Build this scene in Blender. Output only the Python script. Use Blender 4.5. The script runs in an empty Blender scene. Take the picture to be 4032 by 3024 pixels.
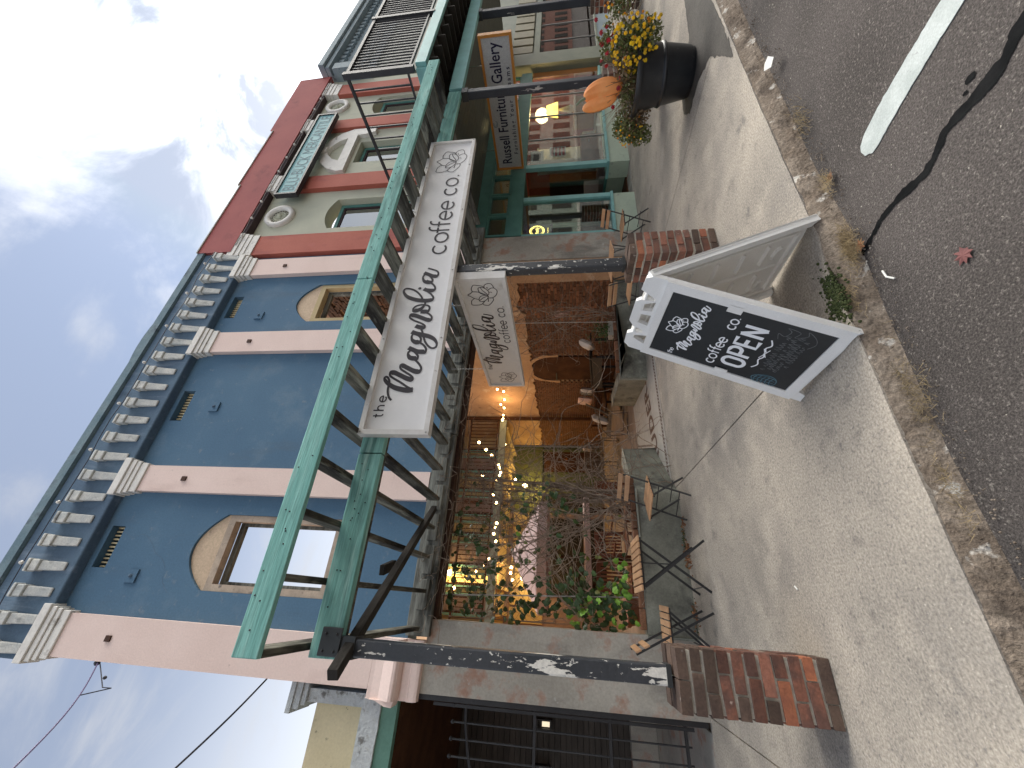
import bpy, math, random
from math import sin, cos, pi, sqrt, radians
from mathutils import Vector, Matrix, noise
from mathutils.geometry import tessellate_polygon
random.seed(7)
S = bpy.context.scene
COL = S.collection

# ------------------------------------------------------------------ camera, world, sun, exposure
def set_camera():
    yaw, pitch, roll = 0.51743, 0.13124, 0.0054
    fwd = Vector((sin(yaw)*cos(pitch), cos(yaw)*cos(pitch), sin(pitch)))
    right = Vector((cos(yaw), -sin(yaw), 0))
    down = fwd.cross(right)
    r2 = cos(roll)*right + sin(roll)*down
    d2 = -sin(roll)*right + cos(roll)*down
    # the picture was taken upright and is shown turned a quarter: its x axis runs down in the place
    m = Matrix((d2, r2, -fwd)).transposed().to_4x4()
    m.translation = Vector((0, 0, 1.5))
    cd = bpy.data.cameras.new('camera')
    cd.sensor_width = 36; cd.sensor_fit = 'HORIZONTAL'; cd.lens = 36*1551/4032
    cd.clip_start = 0.02; cd.clip_end = 2000
    c = bpy.data.objects.new('camera', cd); COL.objects.link(c); c.matrix_world = m
    S.camera = c
set_camera()

SUN = Vector((0.7805, 0.2006, 0.5921)).normalized()
W = bpy.data.worlds.new('World'); S.world = W; W.use_nodes = True
def world():
    nt = W.node_tree; N = nt.nodes; L = nt.links
    N.clear()
    out = N.new('ShaderNodeOutputWorld'); bg = N.new('ShaderNodeBackground')
    sky = N.new('ShaderNodeTexSky'); sky.sky_type = 'NISHITA'; sky.sun_disc = False
    sky.sun_elevation = math.asin(SUN.z); sky.sun_rotation = math.atan2(SUN.x, SUN.y)
    sky.air_density = 1.0; sky.dust_density = 0.25; sky.ozone_density = 1.6
    tc = N.new('ShaderNodeTexCoord')
    sep = N.new('ShaderNodeSeparateXYZ'); L.new(tc.outputs['Generated'], sep.inputs[0])
    def math_(op, a, b=None, clamp=False):
        n = N.new('ShaderNodeMath'); n.operation = op; n.use_clamp = clamp
        for i, v in enumerate((a, b)):
            if v is None: continue
            if isinstance(v, (int, float)): n.inputs[i].default_value = v
            else: L.new(v, n.inputs[i])
        return n.outputs[0]
    zc = math_('ADD', math_('MAXIMUM', sep.outputs[2], 0.0), 0.22)
    px = math_('DIVIDE', sep.outputs[0], zc); py = math_('DIVIDE', sep.outputs[1], zc)
    cmb = N.new('ShaderNodeCombineXYZ'); L.new(px, cmb.inputs[0]); L.new(math_('MULTIPLY', py, 1.5), cmb.inputs[1])
    def nz(scale, det, dist, w=0, rough=0.58):
        n = N.new('ShaderNodeTexNoise'); n.noise_dimensions = '3D'
        mp = N.new('ShaderNodeMapping'); mp.inputs['Location'].default_value = (w, w*.7, w*.3); L.new(cmb.outputs[0], mp.inputs[0])
        L.new(mp.outputs[0], n.inputs['Vector'])
        n.inputs['Scale'].default_value = scale; n.inputs['Detail'].default_value = det
        n.inputs['Distortion'].default_value = dist; n.inputs['Roughness'].default_value = rough
        return n.outputs['Fac']
    def ramp(v, lo, hi):
        r = N.new('ShaderNodeMapRange'); r.interpolation_type = 'SMOOTHSTEP'; L.new(v, r.inputs[0])
        r.inputs[1].default_value = lo; r.inputs[2].default_value = hi; return r.outputs[0]
    big = nz(1.1, 3, .6, 3.1); fine = nz(3.0, 9, .7, 1.7, .6)
    # closeness to the sun: thin cloud thickens and brightens towards it, as it does round a veiled sun
    dot = N.new('ShaderNodeVectorMath'); dot.operation = 'DOT_PRODUCT'
    L.new(tc.outputs['Generated'], dot.inputs[0]); dot.inputs[1].default_value = SUN
    sd = math_('MAXIMUM', dot.outputs['Value'], 0.0)
    near = math_('POWER', sd, 16.0); close = math_('POWER', sd, 90.0)
    cov = math_('ADD', math_('ADD', math_('MULTIPLY', big, .45), math_('MULTIPLY', fine, .55)), math_('MULTIPLY', near, .11))
    cov = ramp(cov, .505, .665)
    bright = math_('ADD', math_('ADD', .43, math_('MULTIPLY', near, 1.1)), math_('MULTIPLY', close, 5.0))
    # haze near the horizon
    hz = ramp(sep.outputs[2], .74, .34)
    skyv = N.new('ShaderNodeVectorMath'); skyv.operation = 'SCALE'; vl = N.new('ShaderNodeMix'); vl.data_type = 'RGBA'; vl.inputs[0].default_value = .34; mn = N.new('ShaderNodeVectorMath'); mn.operation = 'MINIMUM'; L.new(sky.outputs[0], mn.inputs[0]); mn.inputs[1].default_value = (2.6, 3.2, 4.5)   # the veil hides the sun's own aureole
    L.new(mn.outputs[0], vl.inputs[6]); vl.inputs[7].default_value = (4.0, 4.05, 4.2, 1)   # thin high veil
    L.new(vl.outputs[2], skyv.inputs[0]); skyv.inputs['Scale'].default_value = 1.0
    cc = N.new('ShaderNodeVectorMath'); cc.operation = 'SCALE'; cc.inputs[0].default_value = (9.0, 9.1, 9.4); L.new(bright, cc.inputs['Scale'])
    hzc = N.new('ShaderNodeMix'); hzc.data_type = 'RGBA'; L.new(math_('MULTIPLY', hz, .62), hzc.inputs[0])
    L.new(skyv.outputs[0], hzc.inputs[6]); hzc.inputs[7].default_value = (7.0, 7.1, 7.2, 1)
    mx = N.new('ShaderNodeMix'); mx.data_type = 'RGBA'
    L.new(math_('MULTIPLY', cov, .66), mx.inputs[0]); L.new(hzc.outputs[2], mx.inputs[6]); L.new(cc.outputs[0], mx.inputs[7])
    L.new(mx.outputs[2], bg.inputs[0]); bg.inputs[1].default_value = 0.085
    L.new(bg.outputs[0], out.inputs[0])
world()

sun = bpy.data.lights.new('sun', 'SUN'); sun.energy = 5.0; sun.angle = radians(75); sun.color = (1, .95, .86)
so = bpy.data.objects.new('sun', sun); COL.objects.link(so)
so.rotation_euler = (-SUN).to_track_quat('-Z', 'Y').to_euler()

S.view_settings.view_transform = 'Standard'; S.view_settings.look = 'None'
S.view_settings.gamma = 1; S.view_settings.use_curve_mapping = False
S.view_settings.exposure = 1.2
S.render.engine = 'CYCLES'
S.cycles.max_bounces = 8; S.cycles.transparent_max_bounces = 12

# ------------------------------------------------------------------ materials
def _nt(name):
    m = bpy.data.materials.new(name); m.use_nodes = True
    nt = m.node_tree; p = nt.nodes['Principled BSDF']
    return m, nt, p
def c4(c): return (c[0], c[1], c[2], 1)
def M(name, c1, c2=None, s=2.0, r=.8, bump=.25, bs=40, stains=(), stretch=(1, 1, 1), metal=0, var=0, spec=.4,
      fine=.18, lo=.38, hi=.62, obj=False, bdist=.004, emit=None):
    m, nt, p = _nt(name); N = nt.nodes; L = nt.links
    if obj:
        g = N.new('ShaderNodeTexCoord'); src = g.outputs['Object']
    else:
        g = N.new('ShaderNodeNewGeometry'); src = g.outputs['Position']
    vm = N.new('ShaderNodeVectorMath'); vm.operation = 'MULTIPLY'; L.new(src, vm.inputs[0]); vm.inputs[1].default_value = stretch
    oi = N.new('ShaderNodeObjectInfo')
    if var:
        ad = N.new('ShaderNodeVectorMath'); ad.operation = 'ADD'; L.new(vm.outputs[0], ad.inputs[0])
        sc = N.new('ShaderNodeVectorMath'); sc.operation = 'SCALE'; sc.inputs[0].default_value = (37, 91, 53); L.new(oi.outputs['Random'], sc.inputs['Scale'])
        L.new(sc.outputs[0], ad.inputs[1]); P = ad.outputs[0]
    else: P = vm.outputs[0]
    def noise_(scale, detail=6, rough=.55, vec=None):
        n = N.new('ShaderNodeTexNoise'); L.new(vec or P, n.inputs['Vector'])
        n.inputs['Scale'].default_value = scale; n.inputs['Detail'].default_value = detail; n.inputs['Roughness'].default_value = rough
        return n.outputs['Fac']
    def rng(v, a, b, c=0., d=1.):
        n = N.new('ShaderNodeMapRange'); L.new(v, n.inputs[0])
        for i, x in enumerate((a, b, c, d)): n.inputs[i+1].default_value = x
        return n.outputs[0]
    def mix(f, a, b, mode='MIX'):
        n = N.new('ShaderNodeMix'); n.data_type = 'RGBA'; n.blend_type = mode
        if isinstance(f, (int, float)): n.inputs[0].default_value = f
        else: L.new(f, n.inputs[0])
        for i, x in ((6, a), (7, b)):
            if isinstance(x, tuple): n.inputs[i].default_value = c4(x)
            else: L.new(x, n.inputs[i])
        return n.outputs[2]
    col = tuple(c1)
    if c2 is not None: col = mix(rng(noise_(s), lo, hi), tuple(c1), tuple(c2))
    for st in stains:                 # colour, scale, low, high (, stretch)
        v = P
        if len(st) > 4:
            q = N.new('ShaderNodeVectorMath'); q.operation = 'MULTIPLY'; L.new(P, q.inputs[0]); q.inputs[1].default_value = st[4]; v = q.outputs[0]
        col = mix(rng(noise_(st[1], 8, .6, v), st[2], st[3]), col, tuple(st[0]))
    fn = noise_(bs, 5, .6)
    if fine:
        f = rng(fn, .25, .75, 1-fine, 1+fine)
        cb = N.new('ShaderNodeVectorMath'); cb.operation = 'SCALE'
        if isinstance(col, tuple): cb.inputs[0].default_value = col
        else: L.new(col, cb.inputs[0])
        L.new(f, cb.inputs['Scale']); col = cb.outputs[0]
    if var:
        f = rng(oi.outputs['Random'], 0, 1, 1-var, 1+var)
        cb = N.new('ShaderNodeVectorMath'); cb.operation = 'SCALE'
        if isinstance(col, tuple): cb.inputs[0].default_value = col
        else: L.new(col, cb.inputs[0])
        L.new(f, cb.inputs['Scale']); col = cb.outputs[0]
    if isinstance(col, tuple): p.inputs['Base Color'].default_value = c4(col)
    else: L.new(col, p.inputs['Base Color'])
    p.inputs['Roughness'].default_value = r; p.inputs['Metallic'].default_value = metal
    p.inputs['Specular IOR Level'].default_value = spec
    if bump:
        b = N.new('ShaderNodeBump'); b.inputs['Strength'].default_value = bump; b.inputs['Distance'].default_value = bdist
        h = N.new('ShaderNodeMath'); h.operation = 'ADD'; L.new(fn, h.inputs[0]); L.new(noise_(max(s, .5)*3, 6), h.inputs[1])
        L.new(h.outputs[0], b.inputs['Height']); L.new(b.outputs[0], p.inputs['Normal'])
    if emit: p.inputs['Emission Color'].default_value = c4(emit[0]); p.inputs['Emission Strength'].default_value = emit[1]
    return m
def glass_mat(name, tint=(.9, .95, .95), ior=1.5, k=1.0):
    m, nt, p = _nt(name); N = nt.nodes; L = nt.links; N.remove(p)
    out = [n for n in N if n.type == 'OUTPUT_MATERIAL'][0]
    t = N.new('ShaderNodeBsdfTransparent'); t.inputs[0].default_value = c4(tint)
    g = N.new('ShaderNodeBsdfGlossy'); g.inputs['Roughness'].default_value = .01
    f = N.new('ShaderNodeFresnel'); f.inputs[0].default_value = ior
    mu = N.new('ShaderNodeMath'); mu.operation = 'MULTIPLY_ADD'; L.new(f.outputs[0], mu.inputs[0]); mu.inputs[1].default_value = k; mu.inputs[2].default_value = .02; mu.use_clamp = True
    mx = N.new('ShaderNodeMixShader'); L.new(mu.outputs[0], mx.inputs[0]); L.new(t.outputs[0], mx.inputs[1]); L.new(g.outputs[0], mx.inputs[2])
    L.new(mx.outputs[0], out.inputs[0]); return m
def peel_mat():
    m = M('peeling_paint', (.028, .034, .042), (.045, .05, .058), s=3, r=.42, bump=.5, bs=55, spec=.5,
          stains=[((.74, .72, .66), 7, .59, .598, (1.2, 1.2, .30)), ((.66, .65, .6), 30, .625, .635, (1, 1, .6))])
    return m
def flat(name, c, r=.6, metal=0, spec=.4): return M(name, c, r=r, metal=metal, bump=0, fine=0, spec=spec)
def emit_mat(name, c, st):
    m, nt, p = _nt(name); p.inputs['Base Color'].default_value = c4(c)
    p.inputs['Emission Color'].default_value = c4(c); p.inputs['Emission Strength'].default_value = st; return m
def leaf_mat(name, c1, c2):
    m = M(name, c1, c2, s=9, r=.5, bump=.1, bs=60, var=.25, fine=.1)
    p = m.node_tree.nodes['Principled BSDF']; p.inputs['Transmission Weight'].default_value = 0
    p.inputs['Subsurface Weight'].default_value = 0.0
    return m

MAT = dict(
 asphalt=M('asphalt', (.070, .062, .058), (.094, .083, .078), s=1.1, r=.95, bump=.9, bs=110, fine=.65, bdist=.010, spec=.15,
           stains=[((.17, .155, .14), 70, .56, .66), ((.04, .038, .038), .8, .55, .75), ((.40, .37, .32), 48, .68, .72)]),
 concrete=M('pavement_concrete', (.42, .375, .315), (.30, .272, .235), s=.8, r=.95, bump=.45, bs=75, fine=.44, bdist=.005, spec=.15,
           stains=[((.21, .195, .18), .9, .48, .74), ((.46, .41, .345), 1.7, .52, .70), ((.23, .21, .185), 6, .56, .76), ((.21, .195, .18), 45, .55, .70), ((.52, .475, .41), 85, .60, .70), ((.14, .135, .13), 3.2, .62, .78)]),
 kerb=M('worn_kerb', (.17, .135, .105), (.27, .225, .18), s=7, spec=.1, r=.95, bump=1.0, bs=60, fine=.5, bdist=.012,
           stains=[((.10, .08, .065), 4.5, .52, .66), ((.52, .49, .44), 8, .60, .66), ((.08, .065, .05), 30, .6, .7)]),
 dirt=M('dirt', (.06, .05, .04), (.10, .08, .06), s=8, r=1, bump=.8, bs=70),
 line=M('road_paint', (.44, .48, .47), (.36, .40, .39), s=8, r=.75, bump=.6, bs=120, fine=.15, stains=[((.25, .26, .26), 22, .66, .72)]),
 seal=M('crack_sealant', (.006, .0065, .007), (.012, .0125, .013), s=8, r=.9, spec=.05, bump=.3, bs=60),
 blue=M('blue_stucco', (.070, .145, .232), (.085, .168, .256), s=.8, r=.85, bump=.5, bs=38, fine=.1,
        stains=[((.125, .20, .275), 1.6, .54, .72), ((.085, .14, .20), 2.2, .56, .78, (1, 1, .25)), ((.14, .20, .26), 9, .62, .72)]),
 bluedark=M('blue_frieze', (.085, .135, .20), (.10, .16, .225), s=1.5, r=.85, bump=.5, bs=38, fine=.12,
        stains=[((.20, .26, .33), 5, .58, .75, (1, 1, .12)), ((.05, .08, .12), 3, .58, .75, (1, 1, .3))]),
 coping=M('coping_grey', (.12, .19, .23), (.19, .26, .29), s=3, r=.85, bump=.4, bs=40, stains=[((.06, .09, .12), 3, .55, .7)]),
 pink=M('pink_stucco', (.74, .58, .52), (.79, .63, .57), s=1.2, r=.85, bump=.4, bs=40, fine=.06,
        stains=[((.62, .47, .42), 2.5, .56, .78, (1, 1, .3)), ((.5, .38, .34), 12, .68, .75)]),
 trim=M('white_trim', (.68, .66, .62), (.76, .74, .69), s=5, r=.7, bump=.4, bs=50, fine=.08, stains=[((.30, .28, .25), 7, .60, .72), ((.22, .2, .18), 30, .68, .75)]),
 bracket=M('bracket_white', (.48, .50, .49), (.62, .62, .58), s=6, r=.8, bump=.5, bs=50, stains=[((.27, .28, .27), 9, .56, .7, (1, 1, .4))]),
 cement=M('weathered_cement', (.36, .34, .295), (.46, .435, .38), s=1.6, r=.92, bump=.7, bs=45, fine=.15,
        stains=[((.20, .19, .17), 2.5, .52, .72, (1, 1, .35)), ((.38, .24, .18), 3.2, .54, .66), ((.52, .52, .48), 6, .64, .72), ((.13, .12, .11), 14, .68, .74)]),
 lowwall=M('mossy_cement', (.30, .31, .26), (.19, .195, .165), s=2.2, r=.92, bump=.7, bs=40, fine=.2,
        stains=[((.085, .085, .08), 2.8, .50, .68), ((.34, .35, .31), 7, .60, .72), ((.06, .07, .05), 16, .64, .72)]),
 plaster=M('ochre_plaster', (.50, .33, .20), (.40, .25, .15), s=1.4, r=.9, bump=.7, bs=25, fine=.15,
        stains=[((.55, .42, .30), 3, .56, .68), ((.24, .15, .10), 5, .6, .7)]),
 brick=M('brick', (.215, .092, .062), (.125, .066, .052), s=7, r=.9, bump=.7, bs=60, fine=.3, var=.45,
        stains=[((.10, .07, .06), 5, .55, .7), ((.42, .32, .27), 14, .68, .74)], lo=.42, hi=.58),
 brickdark=M('sooty_brick', (.075, .05, .04), (.12, .08, .06), s=6, r=.9, bump=.7, bs=60, fine=.3, var=.3, stains=[((.28, .25, .22), 11, .66, .73)]),
 brickorange=M('orange_brick', (.38, .14, .07), (.27, .10, .06), s=8, r=.85, bump=.6, bs=60, fine=.25, var=.2),
 brickgrey=M('grey_brick', (.20, .16, .13), (.28, .21, .17), s=6, r=.9, bump=.6, bs=60, fine=.25, var=.3),
 brickin=M('courtyard_brick', (.24, .115, .065), (.16, .08, .048), s=5, r=.9, bump=.6, bs=60, fine=.3, var=.4, stains=[((.12, .06, .04), 9, .6, .7)]),
 mortar=M('mortar', (.50, .47, .40), (.38, .355, .30), s=9, r=.95, bump=.8, bs=80, fine=.25),
 mortarin=M('old_mortar', (.36, .28, .20), (.26, .20, .14), s=5, r=.95, bump=.6, bs=60, fine=.2),
 teal=M('teal_stained_wood', (.18, .41, .37), (.26, .53, .48), s=3, r=.8, spec=.2, bump=.7, bs=14, stretch=(.4, 7, 7), fine=.3,
        stains=[((.10, .22, .20), 2.2, .54, .68, (1, .5, .5)), ((.33, .55, .50), 3, .55, .70, (1, 1, 1)), ((.07, .15, .13), 1.3, .60, .70, (2, .4, .4))]),
 tealp=M('teal_paint', (.23, .50, .49), (.20, .43, .42), s=4, r=.5, bump=.15, bs=40, fine=.06),
 tealdark=M('dark_teal_paint', (.07, .20, .18), (.09, .24, .21), s=4, r=.55, bump=.15, bs=40, fine=.08),
 grey=M('grey_weathered_wood', (.17, .165, .135), (.085, .082, .068), s=2.6, r=.95, spec=.1, bump=.9, bs=12, stretch=(7, .5, 7), fine=.4,
        stains=[((.035, .033, .03), 1.2, .46, .62, (.4, 2, .4)), ((.26, .26, .21), 2.2, .56, .68, (.6, 1.5, .6))]),
 ledger=M('grey_weathered_board', (.23, .235, .21), (.13, .13, .115), s=2.6, r=.95, spec=.1, bump=.9, bs=12, stretch=(.5, 7, 7), fine=.4,
        stains=[((.05, .05, .045), 1.2, .52, .66, (2, .4, .4)), ((.34, .35, .31), 2.2, .56, .70, (1.5, .6, .6))]),
 log=M('charred_wood', (.016, .014, .012), (.03, .026, .022), s=8, r=.85, bump=1, bs=30, stretch=(.4, .4, 1.5)),
 peel=peel_mat(),
 post=M('dark_post_paint', (.028, .034, .045), (.04, .047, .06), s=3, r=.5, bump=.3, bs=50, stains=[((.5, .5, .48), 9, .66, .67, (1.2, 1.2, .2))]),
 steel=flat('dark_steel', (.05, .055, .058), r=.5, metal=.3),
 rust=M('rusty_iron', (.075, .035, .022), (.045, .024, .018), s=12, r=.85, bump=.4, bs=50),
 iron=M('black_iron', (.018, .019, .022), (.028, .029, .032), s=6, r=.5, bump=.2, bs=60, spec=.5),
 galv=flat('galvanised_steel', (.38, .38, .37), r=.45, metal=.7),
 chrome=flat('bright_chain', (.62, .62, .60), r=.25, metal=.9),
 signwhite=M('sign_panel', (.84, .84, .84), (.88, .88, .88), s=1.2, r=.45, bump=.05, bs=20, fine=.02),
 signgrey=M('aged_sign_panel', (.66, .645, .61), (.72, .705, .67), s=1.5, r=.5, bump=.05, bs=20, fine=.03, stains=[((.40, .37, .33), 3, .6, .8)]),
 signframe=M('sign_frame', (.72, .71, .69), (.64, .62, .59), s=5, r=.5, bump=.15, bs=30, fine=.05, stains=[((.3, .28, .25), 14, .66, .74)]),
 ink=flat('sign_ink', (.035, .03, .036), r=.45),
 navy=flat('navy_ink', (.012, .012, .05), r=.4),
 plastic=M('white_plastic', (.84, .84, .82), (.79, .79, .77), s=6, r=.5, bump=.35, bs=140, fine=.05, spec=.4, stains=[((.5, .48, .44), 9, .72, .85)]),
 plasticin=M('inner_white_plastic', (.80, .78, .73), (.84, .82, .78), s=6, r=.6, bump=.25, bs=120, fine=.05),
 chalk=M('chalkboard', (.012, .015, .018), (.018, .022, .026), s=3, r=.42, bump=.05, bs=60, fine=.1, spec=.45),
 white=flat('white_marker', (.85, .87, .9), r=.5),
 chalkline=M('faint_chalk', (.12, .13, .135), (.17, .18, .185), s=30, r=.9, bump=0),
 chalkblue=M('blue_chalk', (.07, .14, .18), (.10, .18, .22), s=30, r=.9, bump=0),
 slat=M('acacia_slat', (.56, .34, .19), (.46, .27, .15), s=4, r=.6, bump=.3, bs=40, fine=.15, var=.12, stretch=(1, 1, 1)),
 redpaint=M('brick_red_stucco', (.38, .10, .07), (.42, .12, .085), s=1.1, r=.82, bump=.4, bs=36, fine=.08,
        stains=[((.25, .06, .06), 2, .56, .75, (1, 1, .4)), ((.43, .13, .11), 2.4, .6, .75)]),
 redtop=M('red_parapet', (.30, .075, .075), (.34, .09, .085), s=1.1, r=.85, bump=.5, bs=36, fine=.08, stains=[((.20, .05, .055), 2, .56, .75)]),
 sage=M('sage_stucco', (.46, .47, .375), (.51, .52, .41), s=1.4, r=.85, bump=.4, bs=38, fine=.06, stains=[((.33, .36, .31), 2.5, .58, .75, (1, 1, .35))]),
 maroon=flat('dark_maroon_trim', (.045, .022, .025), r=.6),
 mint=M('mint_paint', (.44, .53, .42), (.40, .48, .385), s=3, r=.75, bump=.3, bs=45, fine=.08, stains=[((.24, .28, .24), 7, .62, .75)]),
 sagewood=M('sage_wood', (.20, .22, .17), (.17, .19, .15), s=3, r=.6, bump=.2, bs=40, fine=.08),
 palebulk=M('pale_blue_paint', (.26, .32, .35), (.23, .29, .32), s=3, r=.7, bump=.2, bs=45, fine=.06),
 orangewood=M('orange_wood', (.42, .19, .06), (.34, .14, .045), s=4, r=.5, bump=.2, bs=30, stretch=(3, 3, .5), fine=.1),
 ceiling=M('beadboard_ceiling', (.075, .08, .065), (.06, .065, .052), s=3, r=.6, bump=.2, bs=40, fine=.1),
 khaki=M('khaki_louvre', (.27, .25, .17), (.22, .20, .13), s=2, r=.6, bump=.1),
 bluegrey=M('blue_grey_cornice', (.21, .275, .31), (.27, .33, .355), s=3, r=.75, bump=.4, bs=30, fine=.12, stains=[((.12, .16, .19), 6, .58, .7)]),
 yellow=M('pale_yellow_stucco', (.66, .58, .38), (.60, .52, .33), s=2, r=.88, bump=.4, bs=40, fine=.08, stains=[((.25, .22, .16), 3.5, .62, .72, (1.4, 1, .6)), ((.2, .18, .13), 10, .67, .72)]),
 greywash=M('grey_white_ledge', (.46, .49, .50), (.54, .57, .57), s=4, r=.85, bump=.9, bs=30, fine=.12, bdist=.02, stains=[((.18, .18, .17), 6, .6, .68), ((.3, .3, .28), 15, .6, .7)]),
 greenfascia=M('green_fascia', (.13, .27, .21), (.10, .22, .17), s=3, r=.6, bump=.2, bs=30, fine=.1),
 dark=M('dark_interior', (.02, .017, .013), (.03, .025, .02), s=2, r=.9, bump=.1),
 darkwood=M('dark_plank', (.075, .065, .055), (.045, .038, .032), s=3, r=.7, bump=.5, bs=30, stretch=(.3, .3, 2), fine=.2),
 dkbrown=M('dark_brown_wood', (.06, .028, .016), (.09, .042, .022), s=4, r=.85, spec=.12, bump=.3, bs=30, fine=.15),
 redwood=M('reddish_slat_wood', (.20, .068, .035), (.14, .045, .025), s=5, r=.5, bump=.3, bs=40, fine=.15, var=.15),
 rattan=M('grey_rattan', (.22, .17, .12), (.15, .115, .08), s=30, r=.7, bump=.4, bs=80, fine=.2),
 cushpink=M('pink_fabric', (.62, .47, .44), (.56, .41, .39), s=3, r=.9, bump=.2, bs=90, fine=.05),
 cushwhite=M('white_fabric', (.62, .60, .58), (.68, .66, .63), s=3, r=.9, bump=.2, bs=90, fine=.05),
 charcoal=flat('charcoal_fabric', (.03, .028, .03), r=.9),
 umbrella=M('pink_canvas', (.56, .44, .44), (.50, .38, .38), s=2, r=.9, bump=.15, bs=60, fine=.05),
 cream=M('cream_stucco', (.52, .42, .24), (.46, .36, .20), s=2, r=.9, bump=.3, bs=30, fine=.08),
 mauve=M('mauve_panel', (.32, .24, .24), (.28, .21, .21), s=3, r=.7, bump=.1),
 greentrim=M('olive_green_trim', (.10, .12, .05), (.08, .10, .04), s=3, r=.6, bump=.2),
 beamteal=M('grey_teal_beam', (.27, .32, .28), (.22, .27, .24), s=4, r=.8, bump=.4, bs=30, stretch=(.3, 1, 1), fine=.12),
 floor=M('courtyard_floor', (.20, .15, .115), (.26, .20, .155), s=2, r=.7, bump=.3, bs=40, stretch=(.35, 1, 1), fine=.12, stains=[((.10, .07, .05), 3, .56, .7)]),
 stem=M('dry_vine', (.18, .135, .10), (.32, .255, .20), s=9, r=.9, bump=.5, bs=40, fine=.2),
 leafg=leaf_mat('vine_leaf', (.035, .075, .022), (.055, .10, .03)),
 leafb=leaf_mat('bright_vine_leaf', (.16, .34, .035), (.22, .42, .05)),  # brighter green leaf tone
 leafy=leaf_mat('yellowing_leaf', (.16, .15, .035), (.10, .12, .03)),
 herb=leaf_mat('marigold_foliage', (.12, .15, .045), (.18, .19, .06)),
 drystem=leaf_mat('dry_flower_stalk', (.22, .15, .08), (.15, .10, .055)),
 yellowf=leaf_mat('yellow_petal', (.85, .62, .02), (.75, .45, .02)),
 orangef=leaf_mat('orange_petal', (.78, .33, .02), (.70, .25, .02)),
 redf=leaf_mat('red_petal', (.42, .015, .035), (.30, .01, .02)),
 pumpkin=M('painted_pumpkin', (.90, .36, .12), (.85, .29, .08), s=4, r=.6, bump=.2, bs=30, fine=.05, stains=[((.88, .48, .20), 5, .55, .7), ((.55, .22, .08), 9, .64, .7)]),
 pumpstem=flat('grey_green_stem', (.16, .20, .13), r=.8),
 potblack=M('black_plastic_pot', (.012, .014, .017), (.02, .022, .025), s=8, r=.42, bump=.2, bs=80, spec=.5, fine=.2, stains=[((.06, .06, .06), 14, .66, .72)]),
 soil=M('soil', (.05, .035, .025), (.08, .055, .035), s=20, r=1, bump=1, bs=50),
 drygrass=M('dry_grass', (.34, .26, .14), (.24, .18, .10), s=20, r=.9, bump=0, var=.3),
 moss=M('moss', (.045, .065, .022), (.07, .085, .03), s=30, r=1, bump=.8, bs=60),
 dryleaf=M('dry_leaf', (.34, .17, .08), (.22, .10, .05), s=20, r=.8, bump=.2, var=.3),
 redleaf=M('red_leaf', (.17, .065, .06), (.12, .045, .045), s=20, r=.8, bump=.2),
 paper=flat('white_paper', (.7, .7, .66), r=.8),
 glass=glass_mat('window_glass', k=.5),
 glassup=glass_mat('upper_window_glass', (.5, .55, .55), 2.6, k=2.2),
 terracotta=M('terracotta', (.30, .13, .08), (.24, .10, .06), s=6, r=.8, bump=.3),
 bulb=emit_mat('bulb_glow', (1.0, .58, .22), 14),
 lantern=emit_mat('lantern_reflection_glow', (1.0, .85, .6), .4),  # faint glow put into the lantern glass for its white reflections
 bulbdim=emit_mat('small_bulb_glow', (1.0, .75, .4), 5),
 neon=emit_mat('yellow_neon', (1.0, .78, .18), 2.4),
 shade=emit_mat('lit_window_panel', (1.0, .62, .16), .8),  # glow put on the yellow upstairs window panel so it reads as lit
 violet=flat('violet_sign', (.05, .015, .09), r=.4),
 tilew=M('mosaic_white', (.42, .41, .38), (.36, .35, .32), s=6, r=.6, bump=.3, bs=60, fine=.12),
 tileb=M('mosaic_brown', (.07, .036, .028), (.10, .055, .04), s=9, r=.6, bump=.3, bs=60),
 tealsign=flat('pale_teal_sign', (.20, .42, .44), r=.6),
 greyletter=flat('grey_letter', (.13, .20, .23), r=.7),
 orangeframe=flat('orange_frame', (.56, .24, .05), r=.5),
 far1=M('cream_facade', (.34, .31, .26), (.28, .26, .22), s=1, r=.9),
 far2=M('brick_facade', (.24, .11, .08), (.20, .09, .07), s=2, r=.9, bs=30),
 wirep=flat('violet_cable', (.09, .07, .17), r=.5),
 wireb=flat('black_cable', (.03, .03, .04), r=.5),
)
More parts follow.
